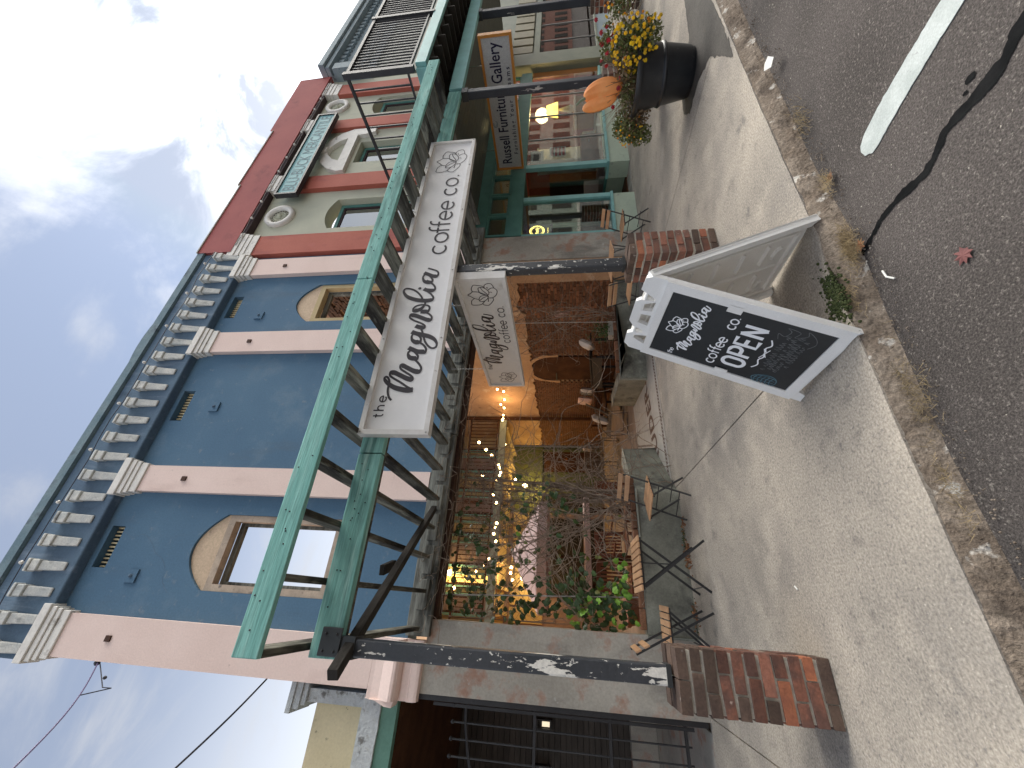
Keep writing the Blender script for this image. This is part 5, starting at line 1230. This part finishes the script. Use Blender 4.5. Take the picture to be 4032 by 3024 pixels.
def wall_lamp(loc, label, e):
    t = thing('wall_lamp', label, 'lamp', loc, 'glowing lamps under the courtyard balcony')
    part('shade', MB().lathe([(.05, .1), (.12, -.08), (.115, -.08), (.045, .09)], loc, 12), 'bulbdim', t)
    part('arm', MB().tube([(loc[0], loc[1], loc[2]+.1), (loc[0], loc[1]+.2, loc[2]+.2)], .012, 6), 'iron', t)
    l = bpy.data.lights.new('lamp_light', 'POINT'); l.energy = e; l.color = (1, .68, .22); l.shadow_soft_size = .3
    o = bpy.data.objects.new('lamp_light', l); COL.objects.link(o); o.parent = t; o.location = (0, -.15, -.2)
wall_lamp((4.3, 15.9, 3.1), 'glowing lamp under the balcony by the green doorway', 34)
wall_lamp((.9, 15.8, 3.0), 'glowing lamp under the balcony behind the parasol', 18)
wall_lamp((.9, 15.1, 5.6), 'lamp added before the lit window upstairs at the left of the balcony', 12)  # added lamp; the yellow light here belongs to a lit window

# parasol
UM = thing('parasol', 'faded pink canvas parasol half hidden by vines at the left of the courtyard', 'parasol', (.95, 8.9, 0))
c0 = Vector((.95, 8.9, 0)); n = 8; R_ = 1.12; v = [(.95, 8.9, 2.62)]
for k in range(n):
    a = 2*pi*k/n+.3; v.append((.95+R_*cos(a), 8.9+R_*sin(a), 2.02))
for k in range(n):
    a = 2*pi*k/n+.3; v.append((.95+R_*cos(a), 8.9+R_*sin(a), 1.84))
f = [(0, 1+k, 1+(k+1) % n) for k in range(n)]+[(1+k, 9+k, 9+(k+1) % n, 1+(k+1) % n) for k in range(n)]
part('canopy', MB().add(v, f), 'umbrella', UM)
part('pole', MB().tube([(.95, 8.9, 0), (.95, 8.9, 2.66)], .025, 8), 'dkbrown', UM)
for k in range(n):
    a = 2*pi*k/n+.3; part('rib', MB().bar((.95, 8.9, 2.55), (.95+R_*.98*cos(a), 8.9+R_*.98*sin(a), 1.99), .015, .015), 'dkbrown', UM)
# furniture
def woven_chair(label, loc, rot):
    r = thing('woven_armchair', label, 'chair', loc, 'woven rattan armchairs in the courtyard', rot)
    fr_ = MB(); w = .34
    P = [(.30, -w, .42), (-.22, -w, .40), (-.46, -w*.85, .95), (-.46, w*.85, .95), (-.22, w, .40), (.30, w, .42)]
    fr_.tube(P, .016, 7); fr_.tube([(.30, -w, .42), (.30, w, .42)], .016, 7); fr_.tube([(.28, -w, .44), (.1, -w-.04, .62), (-.32, -w-.02, .72)], .014, 6); fr_.tube([(.28, w, .44), (.1, w+.04, .62), (-.32, w+.02, .72)], .014, 6)
    part('frame', fr_, 'rattan', r, True)
    wv = MB()
    for k in range(15): y = -w+2*w*k/14; wv.bar((.30, y, .425), (-.22, y, .405), .016, .004); wv.bar((-.22, y, .405), (-.455, y*.85, .94), .016, .004, (1, 0, 0))
    for k in range(12): x = -.2+.5*k/11; wv.bar((x, -w, .432), (x, w, .432), .014, .004)
    for k in range(14): s = k/13; wv.bar((-.215-.24*s, -w, .43+.51*s), (-.215-.24*s, w, .43+.51*s), .014, .004, (1, 0, 0))
    part('woven_seat', wv, 'rattan', r, True, kind='stuff')
    for s in (-1, 1):
        part('leg', MB().tube([(.26, w*s, .41), (.22, w*s, .02), (-.30, w*s, .02), (-.26, w*s, .42)], .010, 6), 'iron', r, True)
    return r
woven_chair('woven armchair with a white cushion, nearest the tiled threshold', (4.05, 9.1, 0), radians(150))
woven_chair('woven armchair turned away, behind the one with the white cushion', (3.95, 10.8, 0), radians(60))
woven_chair('woven armchair in the middle of the row, seen from behind', (3.25, 11.0, 0), radians(120))
woven_chair('woven armchair at the end of the row by the bare vine trunk', (2.75, 11.6, 0), radians(70))
def pillow(label, loc, rot, size, m, group='cushions in the courtyard', stripes=False):
    t = thing('cushion', label, 'cushion', loc, group)
    v = []; n = 10; mb = MB()
    for sgn in (-1, 1):
        for i in range(n+1):
            for j in range(n+1):
                a, b_ = i/n*2-1, j/n*2-1; h = (1-a**4)*(1-b_**4); v.append((a*size*(1-.05*(1-abs(b_))), sgn*.09*h**.5, b_*size*.8))
    N_ = (n+1)**2; F = []
    for k in range(2):
        for i in range(n):
            for j in range(n): q = k*N_+i*(n+1)+j; F.append((q, q+1, q+n+2, q+n+1))
    mb.add(v, F); o = smooth(part('cover', mb, m, t, True)); o.rotation_euler = rot
    if stripes:
        s_ = MB()
        for q in (-.6, -.2, .2, .6):
            for sgn in (-1, 1): 
                P = [(q*size+.0*i, sgn*(.094*((1-q**4)*(1-(i/6-1)**4))**.5+.002), (i/6-1)*size*.8) for i in range(13)]
                s_.add([(a-.03, b_, c) for a, b_, c in P]+[(a+.03, b_, c) for a, b_, c in P], [(i, i+1, 14+i, 13+i) for i in range(12)])
        o2 = part('stripe', s_, 'charcoal', t, True); o2.rotation_euler = rot
    return t
pillow('striped dark and white cushion on the bench by the arched door', (5.75, 10.6, .82), (.1, 0, 1.3), .25, 'cushwhite', stripes=True)
pillow('plain pale pink cushion on the bench, left of the striped one', (5.8, 11.3, .84), (.1, 0, 1.4), .28, 'cushpink')
pillow('white cushion propped on the woven armchair', (4.25, 9.3, .60), (.3, 0, 1.0), .26, 'cushwhite')
pillow('white draped cushion on the slatted bench near the planter', (5.25, 7.45, .98), (.5, .3, 1.2), .20, 'cushwhite')
pillow('black and white striped cushion on the chair before the dark doorway', (4.6, 12.3, .75), (0, 0, 1.0), .22, 'cushwhite', stripes=True)
bn = thing('bench', 'dark timber bench along the right courtyard wall', 'bench', (5.85, 11.3, 0))
for k in range(5): part('slat', MB().box(5.55+k*.11, 5.645+k*.11, 10.3, 12.9, .55, .58), 'dkbrown', bn)
for y in (10.35, 12.8):
    for x in (5.6, 6.0): part('leg', MB().box(x-.03, x+.03, y-.03, y+.03, 0, .548), 'dkbrown', bn)
bn = thing('trestle_table', 'tilted grey-brown plank table behind the low right wall', 'table', (5.2, 8.2, 0))
for k in range(5): part('plank', MB().bar((5.0+k*.14, 7.5, .93-k*.012), (5.0+k*.14, 8.9, .80-k*.012), .13, .03), 'darkwood', bn)
part('apron', MB().bar((4.93, 7.5, .78), (4.93, 8.9, .65), .02, .22), 'darkwood', bn)
for y in (7.6, 8.8):
    for x in (5.0, 5.5): part('leg', MB().box(x-.025, x+.025, y-.025, y+.025, 0, .78), 'iron', bn)
def round_table(label, loc, r_, h):
    t = thing('round_table', label, 'table', loc, 'round dark tables in the courtyard')
    part('top', MB().lathe([(r_-.01, h-.03), (r_, h-.02), (r_, h), (r_-.01, h+.004)], loc, 28), 'dkbrown', t)
    part('stem', MB().lathe([(.035, 0.02), (.03, h-.03)], loc, 10), 'iron', t)
    part('foot', MB().lathe([(.22, 0), (.22, .015), (.04, .03)], loc, 20), 'iron', t)
round_table('round dark table top edge-on in front of the arched door', (5.25, 9.4, 0), .50, .72)
round_table('lower round table beside the first, near the low wall end', (4.9, 9.6, 0), .40, .44)
def slat_chair(label, loc, rot):
    r = thing('slatted_chair', label, 'chair', loc, 'reddish slatted garden chairs behind the vines', rot)
    for s in (-1, 1):
        part('leg', MB().bar((.2, .22*s, 0), (.2, .22*s, .44), .04, .04, (0, 1, 0)), 'redwood', r, True); part('leg', MB().bar((-.2, .22*s, 0), (-.26, .22*s, .95), .04, .04, (0, 1, 0)), 'redwood', r, True)
        part('armrest', MB().bar((-.24, .24*s, .66), (.24, .24*s, .66), .05, .025), 'redwood', r, True)
    for k in range(6): part('slat', MB().box(-.22+k*.078, -.16+k*.078, -.22, .22, .43, .45), 'redwood', r, True)
    for k in range(7): y = -.18+k*.06; part('slat', MB().bar((-.215, y, .5), (-.255, y, .90), .035, .014, (1, 0, 0)), 'redwood', r, True)
    part('top_rail', MB().box(-.275, -.24, -.24, .24, .89, .96), 'redwood', r, True)
slat_chair('reddish slatted chair turned sideways by the vine trunk', (1.72, 7.3, 0), radians(200))
slat_chair('reddish slatted chair in the middle behind the vines', (1.15, 7.5, 0), radians(-70))
slat_chair('reddish slatted chair behind the leaves at the left', (.50, 7.4, 0), radians(-100))
dt = thing('dining_table', 'long table under a pale pink cloth behind the vines', 'table', (1.05, 8.15, 0))
part('cloth', MB().box(.2, 1.95, 7.85, 8.5, 1.03, 1.13), 'cushpink', dt)
for x in (.4, 1.75): part('leg', MB().box(x-.04, x+.04, 8.1, 8.2, 0, 1.028), 'dkbrown', dt)
tp = thing('terracotta_planter', 'terracotta planter behind the left end of the low wall', 'planter', (.06, 6.35, 0))
part('pot', MB().lathe([(.14, .3), (.20, .62), (.22, .63), (.22, .68), (.19, .68)], (.06, 6.35, 0), 20), 'terracotta', tp); part('stand', MB().box(-.1, .22, 6.2, 6.5, 0, .3), 'dark', tp)
pb_ = thing('dark_planter', 'small planter with herbs on the right low wall by the brick wall', 'planter', (4.9, 6.5, .46)); part('box', MB().box(4.75, 5.1, 6.42, 6.58, .46, .62), 'cement', pb_)
hb = MB()
random.seed(9)
for i in range(500): leaflet(hb, (4.93+random.gauss(0, .1), 6.5+random.gauss(0, .08), .7+random.gauss(0, .12)), .04)
part('herbs', hb, 'leafg', pb_, kind='stuff')
sc = thing('wall_hanging', 'small stack of pale rods hung against the brick wall on the right', 'ornament', (5.9, 7.2, 1.5))
for k in range(4): part('rod', MB().tube([(5.95, 7.1+k*.06, 1.36+.02*k), (5.95, 7.1+k*.06, 1.72-.02*(k % 2))], .012, 6), 'cushpink', sc)
for (x, y, z, q) in [(.10, 5.7, 0, .09), (4.72, 5.9, 0, -.06)]:
    solo('steel_cable', MB().tube([(x-.02*1, y, 3.12), (x+q, y, .55)], .008, 6), 'galv', 'taut galvanised cable rising from the low wall at the %s of the opening' % ('left' if x < 1 else 'right'), 'cable')

# ================================================================== vines
random.seed(33)
VI = thing('climbing_vine', 'half bare climbing vine with green leaves filling the left of the opening', 'vine', (.9, 5.75, .5))
twig = MB()
def walk(p, d, n, r, step=.07, wander=.35, pull=None, col=None):
    P = [Vector(p)]; d = Vector(d).normalized()
    for i in range(n):
        d = (d+Vector((random.gauss(0, wander), random.gauss(0, wander*.35), random.gauss(0, wander)))*.5).normalized()
        if pull: d = (d+(Vector(pull)-P[-1]).normalized()*.18).normalized()
        q = P[-1]+d*step; q.y = min(max(q.y, 5.62), 6.15); q.z = min(q.z, 3.08); q.x = max(-.16, q.x); P.append(q)
    (twig if col is None else col).tube(P, [r*(1-.6*i/len(P)) for i in range(len(P))], 5); return P
trunks = []
for k in range(7):
    m = MB(); P = walk((1.45+random.uniform(-.1, .1), 5.72+random.uniform(0, .1), .53), (0.05, 0, 1), 34, .013+.008*random.random(), .075, .16, (1.62+random.uniform(-.15, .15), 5.8, 3.1), m)
    part('stem', m, 'stem', VI); trunks += P
for k in range(5):
    m = MB(); P = walk((1.35+random.uniform(-.2, .2), 5.75, .55), (-.3, 0, .6), 30, .010, .085, .25, (random.uniform(-.1, .8), 5.8, 2.8), m); part('stem', m, 'stem', VI); trunks += P
for k in range(430):
    p = random.choice(trunks); P = walk(p, (random.gauss(0, 1), 0, random.gauss(.1, 1)), random.randint(8, 24), random.uniform(.003, .0075), .07, .42)
    if k % 2 == 0: trunks += P[::3]
for k in range(120):
    x = random.uniform(-.1, 2.1); walk((x, 5.75, random.uniform(1.2, 3.05)), (random.gauss(0, 1), 0, random.gauss(-.4, 1)), random.randint(8, 20), random.uniform(.0018, .004), .06, .5)
part('twigs', twig, 'stem', VI, kind='stuff')
def leafmesh(m, s):
    P = [(0, 0), (.30, .06), (.48, .30), (.34, .46), (.40, .66), (.16, .80), (0, 1.05), (-.16, .80), (-.40, .66), (-.34, .46), (-.48, .30), (-.30, .06)]
    v = [(x*s, y*s, -.12*s*abs(x)*2+.06*s*sin(y*4)) for x, y in P]+[(0, .45*s, .06*s)]
    return lib('leaf', MB().add(v, [(12, i, (i+1) % 12) for i in range(12)]), m)
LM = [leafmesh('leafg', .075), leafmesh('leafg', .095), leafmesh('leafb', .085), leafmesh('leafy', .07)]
def leaf(root, p, k, sc_=1, name='leaf'):
    n_ = Vector((random.gauss(-.3, .5), -1, random.gauss(.35, .5))).normalized(); y = Vector((random.gauss(0, .5), 0, -1)); y = (y-n_*y.dot(n_)).normalized(); x = y.cross(n_)
    m = Matrix((x, y, n_)).transposed(); return p, m.to_euler(), k, sc_
def cluster(cx, cz, rx_, rz, n, kinds, yr=(5.6, 5.95)):
    return [leaf(VI, (cx+random.gauss(0, rx_), random.uniform(*yr), min(3.02, cz+random.gauss(0, rz))), random.choice(kinds), random.uniform(.7, 1.25)) for _ in range(n)]
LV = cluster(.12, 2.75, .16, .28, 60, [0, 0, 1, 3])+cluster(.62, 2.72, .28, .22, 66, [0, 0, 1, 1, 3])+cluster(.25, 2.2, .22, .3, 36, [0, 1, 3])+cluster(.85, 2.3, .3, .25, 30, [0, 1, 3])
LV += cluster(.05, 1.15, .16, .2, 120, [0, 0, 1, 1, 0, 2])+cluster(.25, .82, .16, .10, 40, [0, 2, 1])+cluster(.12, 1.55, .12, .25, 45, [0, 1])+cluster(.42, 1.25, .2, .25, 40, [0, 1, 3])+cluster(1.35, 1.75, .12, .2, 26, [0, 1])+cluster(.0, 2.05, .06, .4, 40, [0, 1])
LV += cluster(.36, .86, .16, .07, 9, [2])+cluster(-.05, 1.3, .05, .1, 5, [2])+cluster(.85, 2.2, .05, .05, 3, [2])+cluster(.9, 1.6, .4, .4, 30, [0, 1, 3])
big = sorted(range(len(LV)), key=lambda i: -LV[i][3]); sel = set(big[:296]); restm = {}
for i, (p, e, k, s_) in enumerate(LV):
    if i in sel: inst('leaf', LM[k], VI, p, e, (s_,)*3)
    else:
        mb = restm.setdefault(LM[k].materials[0].name, MB()); me = LM[k]; R3 = e.to_matrix()
        mb.add([Vector(p)+R3 @ (v.co*s_) for v in me.vertices], [tuple(f.vertices) for f in me.polygons])
for k, mb in restm.items(): part('leaves', mb, k_ if (k_ := {'vine_leaf': 'leafg', 'bright_vine_leaf': 'leafb', 'yellowing_leaf': 'leafy'}[k]) else k, VI, kind='stuff')
V2 = thing('bare_vine', 'bare brown twigs climbing the brick wall right of the hanging sign', 'vine', (5.3, 6.2, 1)); tw2 = MB(); base = []
def walk2(p, d, n, r, mb, w=.4):
    P = [Vector(p)]; d = Vector(d).normalized()
    for i in range(n):
        d = (d+Vector((random.gauss(0, w), random.gauss(0, w), random.gauss(0, w)))*.5).normalized(); q = P[-1]+d*.08
        q.x = min(max(q.x, 4.3), 6.1); q.y = min(max(q.y, 5.7), 8.0); q.z = min(max(q.z, .5), 3.05); P.append(q)
    mb.tube(P, [r*(1-.6*i/len(P)) for i in range(len(P))], 5); return P
for k in range(5): m = MB(); base += walk2((5.2, 6.3, .5), (0.1, .1, 1), 30, .012, m, .2); part('stem', m, 'stem', V2)
for k in range(130): P = walk2(random.choice(base), (random.gauss(0, 1), random.gauss(0, 1), random.gauss(0, 1)), random.randint(8, 22), random.uniform(.003, .006), tw2); base += P[::4] if k % 2 else []
for k in range(9): walk2((5.9+random.random()*.2, 5.75, 2.3), (-.4, -.1, .6), 14, .005, tw2)
part('twigs', tw2, 'stem', V2, kind='stuff')
V3 = MB()
for k in range(46):
    x = random.uniform(-.2, 4.8); P = [Vector((x, 5.30, 3.12))]; d = Vector((random.gauss(0, .6), -.4, random.gauss(0, .5)))
    for i in range(12):
        d = (d+Vector((random.gauss(0, .35), random.gauss(0, .25), random.gauss(0, .35)))).normalized(); q = P[-1]+d*.05; q.y = min(q.y, 5.33); q.z = max(min(q.z, 3.20), 2.95); P.append(q)
    V3.tube(P, .003, 4)
solo('twig_tangle', V3, 'stem', 'loose dead twigs caught under the rafters along the ledger board', 'twigs', kind='stuff')

# ================================================================== shop contents
def tlamp():
    t = thing('table_lamp', 'lit yellow table lamp on a chest inside the furniture shop window', 'lamp', (12.55, 6.05, 0))
    part('shade', MB().lathe([(.20, 1.45), (.13, 1.78)], (12.55, 6.05, .18), 18), emit_mat('table_lamp_shade', (1, .60, .12), 2.2), t); part('base', MB().lathe([(.07, 1.0), (.10, 1.1), (.03, 1.4), (.03, 1.47)], (12.55, 6.05, .18), 12), 'cushwhite', t)
    l = bpy.data.lights.new('lamp_light', 'POINT'); l.energy = 30; l.color = (1, .72, .34); l.shadow_soft_size = .2
    o = bpy.data.objects.new('lamp_light', l); COL.objects.link(o); o.parent = t; o.location = (0, .1, 2.1)
tlamp()
def chest(x0, x1, y0, y1, h, m, label, name='cabinet', nd=3):
    t = thing(name, label, name.replace('_', ' '), ((x0+x1)/2, (y0+y1)/2, 0), None)
    part('carcass', MB().box(x0, x1, y0, y1, .06, h), m, t); part('top', MB().box(x0-.03, x1+.03, y0-.03, y1, h+.001, h+.03), m, t)
    for k in range(nd): d = part('drawer', MB().box(x0+.03, x1-.03, y0-.012, y0-.001, .12+k*(h-.15)/nd, .08+(k+1)*(h-.15)/nd), m, t); part('handle', MB().box((x0+x1)/2-.05, (x0+x1)/2+.05, y0-.03, y0-.013, .12+(k+.45)*(h-.15)/nd, .14+(k+.45)*(h-.15)/nd), 'galv', d)
chest(12.1, 13.0, 5.95, 6.4, 1.15, 'orangewood', 'orange wood chest under the lit lamp in the shop window')
chest(11.0, 11.6, 6.6, 7.0, 2.2, 'cushwhite', 'tall white painted cabinet in the middle of the shop window')
chest(10.3, 11.0, 5.95, 6.3, 1.0, 'redwood', 'low reddish wood cabinet close behind the shop glass')
chest(9.2, 9.7, 7.4, 7.8, 1.6, 'dkbrown', 'dark narrow cabinet behind the recessed shop door')
chest(12.1, 13.3, 8.0, 8.5, 1.9, 'dkbrown', 'tall dark wardrobe at the back of the furniture shop', 'wardrobe', 2)
def armch(x, y, m, label):
    t = thing('armchair', label, 'armchair', (x, y, 0)); bevel(part('seat', MB().box(x-.3, x+.3, y-.3, y+.3, .15, .45), m, t), .04); bevel(part('backrest', MB().box(x-.3, x+.3, y+.2, y+.38, .452, .95), m, t), .04)
    for s in (-1, 1): bevel(part('armrest', MB().box(x+s*.37-.06, x+s*.37+.06, y-.3, y+.3, .12, .62), m, t), .03)
armch(9.7, 6.4, 'mauve', 'low mauve armchair close behind the shop glass'); armch(11.7, 6.2, 'cushwhite', 'pale armchair to the right inside the shop window')
armch(8.3, 8.3, 'charcoal', 'dark armchair beyond the recessed shop door')
pc = thing('framed_picture', 'white framed picture high in the shop window at the left', 'picture', (9.85, 5.8, 2.0)); part('frame', MB().prism([[(9.60, 1.98), (10.1, 1.98), (10.1, 2.30), (9.60, 2.30)], [(9.67, 2.04), (10.03, 2.04), (10.03, 2.24), (9.67, 2.24)]], XZ(5.78), .03), 'cushwhite', pc); part('print', MB().box(9.66, 10.04, 5.795, 5.80, 2.03, 2.25), 'charcoal', pc)
ps = thing('red_poster', 'small red and white striped notice in the shop window', 'notice', (9.8, 5.66, 1.4)); part('sheet', MB().box(9.60, 10.0, 5.66, 5.664, 1.42, 1.82), 'paper', ps)
for k in range(4): part('band', MB().box(9.63, 9.97, 5.655, 5.659, 1.45+k*.09, 1.51+k*.09), 'redf', ps)
nn = thing('neon_sign', 'small round glowing yellow sign on a violet card in the left shop window', 'sign', (6.95, 5.65, 2.1))
part('card', MB().box(6.72, 7.16, 5.66, 5.67, 1.72, 2.32), 'violet', nn); f4 = lambda u, v, w: (6.95+u, 5.655-w, 2.05+v)
b = MB(); ribbon(b, arc(0, 0, .15, .15, 0, 360, 28), .022, f4); ribbon(b, arc(0, 0, .12, .12, 20, 330, 24), .008, f4); wd = font(b, 'Sealy', -.095, -.03, .10, f4, bold=.001); font(b, 'Proud Seller', -.09, -.24, .035, f4); part('glowing_lettering', b, 'neon', nn)
part('lit_foot', MB().prism([(6.71, 1.80), (6.80, 1.80), (6.80, 2.02), (6.84, 2.2), (6.80, 2.28), (6.71, 2.3)], XZ(5.645), .01), 'neon', nn)

# ================================================================== loose things, litter, wires
random.seed(8)
def oakleaf(x, y, z, s, m, label, rot):
    P = [(0, 0), (.12, .10), (.42, .05), (.30, .28), (.60, .45), (.28, .50), (.40, .80), (.12, .70), (0, 1.0), (-.12, .70), (-.40, .80), (-.28, .50), (-.60, .45), (-.30, .28), (-.42, .05), (-.12, .10)]
    c, d = cos(rot), sin(rot); v = [(x+s*(a*c-b_*d), y+s*(a*d+b_*c), z+.006+s*.10*abs(a)) for a, b_ in P]+[(x+s*(0-.45*d), y+s*(.45*c), z+.012)]
    return solo('fallen_leaf', MB().add(v, [(16, i, (i+1) % 16) for i in range(16)]), m, label, 'leaf')
oakleaf(1.36, 1.30, -.11, .075, 'redleaf', 'red lobed leaf lying alone on the asphalt', .6)
oakleaf(1.83, 1.70, -.095, .07, 'dryleaf', 'tan dry leaf in the gutter by the grass clump', 2.2)
oakleaf(2.33, 1.66, -.09, .06, 'dryleaf', 'tan dry leaf in the gutter halfway to the tub', 4.0)
solo('paper_scrap', MB().add([(3.60, 1.52, -.03), (3.68, 1.545, -.02), (3.70, 1.60, -.025), (3.63, 1.62, -.01), (3.58, 1.575, -.03)], [(0, 1, 2, 3, 4)]), 'paper', 'torn white paper scrap on the kerb before the flower tub', 'litter')
solo('white_stick', MB().tube([(1.50, 1.615, -.098), (1.535, 1.64, -.092), (1.585, 1.65, -.098)], .005, 6), 'paper', 'bent white stick on the asphalt at the gutter edge', 'litter')
solo('cigarette_end', MB().tube([(.205, 3.075, .006), (.225, 3.10, .006)], .005, 6), 'paper', 'white cigarette end alone on the pavement', 'litter')
def grassclump(cx, cy, z, n, r, m, label, h=.05, ln=.09):
    mb = MB()
    for i in range(n):
        x, y = cx+random.gauss(0, r), cy+random.gauss(0, r*.45); a = random.random()*2*pi; l = ln*random.uniform(.4, 1.2); w = .0014
        p = Vector((x, y, z)); q = p+Vector((cos(a)*l*.6, sin(a)*l*.35, random.uniform(.1, 1)*h)); e = Vector((-sin(a), cos(a), 0))*w
        mb.add([p-e, p+e, q], [(0, 1, 2)])
    return solo('grass_clump', mb, m, label, 'grass', kind='stuff')
grassclump(1.84, 1.72, -.07, 800, .07, 'drygrass', 'clump of dry straw at the end of the tar seam')
grassclump(1.60, 1.86, -.01, 900, .06, 'moss', 'dark mossy clump by the foot of the A-frame', .02, .03)
grassclump(1.55, 1.80, -.03, 200, .07, 'drygrass', 'dry blades over the mossy clump')
grassclump(.50, 1.83, -.06, 260, .09, 'drygrass', 'dry straw in the gutter below the brick pier')
grassclump(.95, 1.78, -.07, 420, .12, 'drygrass', 'dry straw in the gutter left of the A-frame')
grassclump(2.33, 1.66, -.08, 160, .05, 'drygrass', 'straw tuft in the gutter halfway to the tub')
grassclump(2.95, 1.62, -.08, 200, .09, 'drygrass', 'thin straw in the gutter near the tub')
mo = MB()
for i in range(700):
    x, y = 1.60+random.gauss(0, .085), 1.865+random.gauss(0, .035); mo.ball((x, y, -.008+random.random()*.012), random.uniform(.004, .011), 5, 3)
solo('moss_patch', mo, 'moss', 'patch of moss and soil at the pavement edge by the A-frame', 'moss', kind='stuff')
lf = MB()
for i in range(170):
    c_ = random.choice([.62, .62, .72, -.02, .05, 1.05]); leaflet(lf, (random.gauss(c_, .07), 5.40+random.gauss(0, .05), .006+random.random()*.04), random.uniform(.02, .055))
solo('leaf_litter', lf, 'dryleaf', 'crumbled dry leaves at the foot of the low wall', 'leaves', kind='stuff')
wl_ = MB()
for i in range(220):
    x = random.gauss(.82, .10) if i % 3 else random.gauss(.02, .08); leaflet(wl_, (x, 5.45+random.gauss(0, .025), .004+random.random()*.03), random.uniform(.012, .03))
solo('weeds', wl_, 'moss', 'small weeds growing in the crack below the low wall', 'weeds', kind='stuff')
gr = MB()
for i in range(900):
    x = random.uniform(-.5, 5); e = pl(FOOT, x); y = e+random.gauss(-.02, .05); gr.ball((x, y, -.107+(.01 if y < e else .03)), random.uniform(.002, .006), 4, 3)
solo('gutter_grit', gr, 'kerb', 'fine grit and pebbles along the gutter', 'grit', kind='stuff')
# overhead cables
P0 = Vector((-.93, 5.45, 7.39)); P1 = Vector((-1.45, 4.0, 6.15))
P = [P0.lerp(P1, i/10)-Vector((0, 0, .10*sin(pi*i/10))) for i in range(11)]+[Vector((-2.6, .8, 3.6+.4))]
solo('overhead_cable', MB().tube(P, .008, 6), 'wirep', 'thin violet cable running from the top of the pink pilaster over the left edge', 'cable')
lp = MB().tube(cr3 if False else [P0+Vector((-.0, .0, -.02)), P0+Vector((-.08, -.05, -.15)), P0+Vector((-.22, -.12, -.35)), P0+Vector((-.2, -.2, -.55)), P[4]], .006, 5)
lp.ball(P0+Vector((-.01, -.01, 0)), .035, 7, 5); lp.ball(P0+Vector((-.13, -.1, -.30)), .022, 6, 4)
solo('cable_loop', lp, 'wireb', 'looped slack wire and clamp hanging at the top of the pink pilaster', 'cable')
solo('overhead_cable', MB().tube([Vector((-1.05, 6.5, 5.67)).lerp(Vector((-1.75, 5.2, 5.65)), i/8)-Vector((0, 0, .03*sin(pi*i/8))) for i in range(9)]+[Vector((-4, 1, 5.6))], .011, 6), 'wireb', 'black cable running behind the pink corner over the yellow building', 'cable')
tw = MB(); tw.tube([(.40, 5.9, 5.6), (.5, 6.0, 6.05), (.66, 6.0, 5.95)], .006, 5)
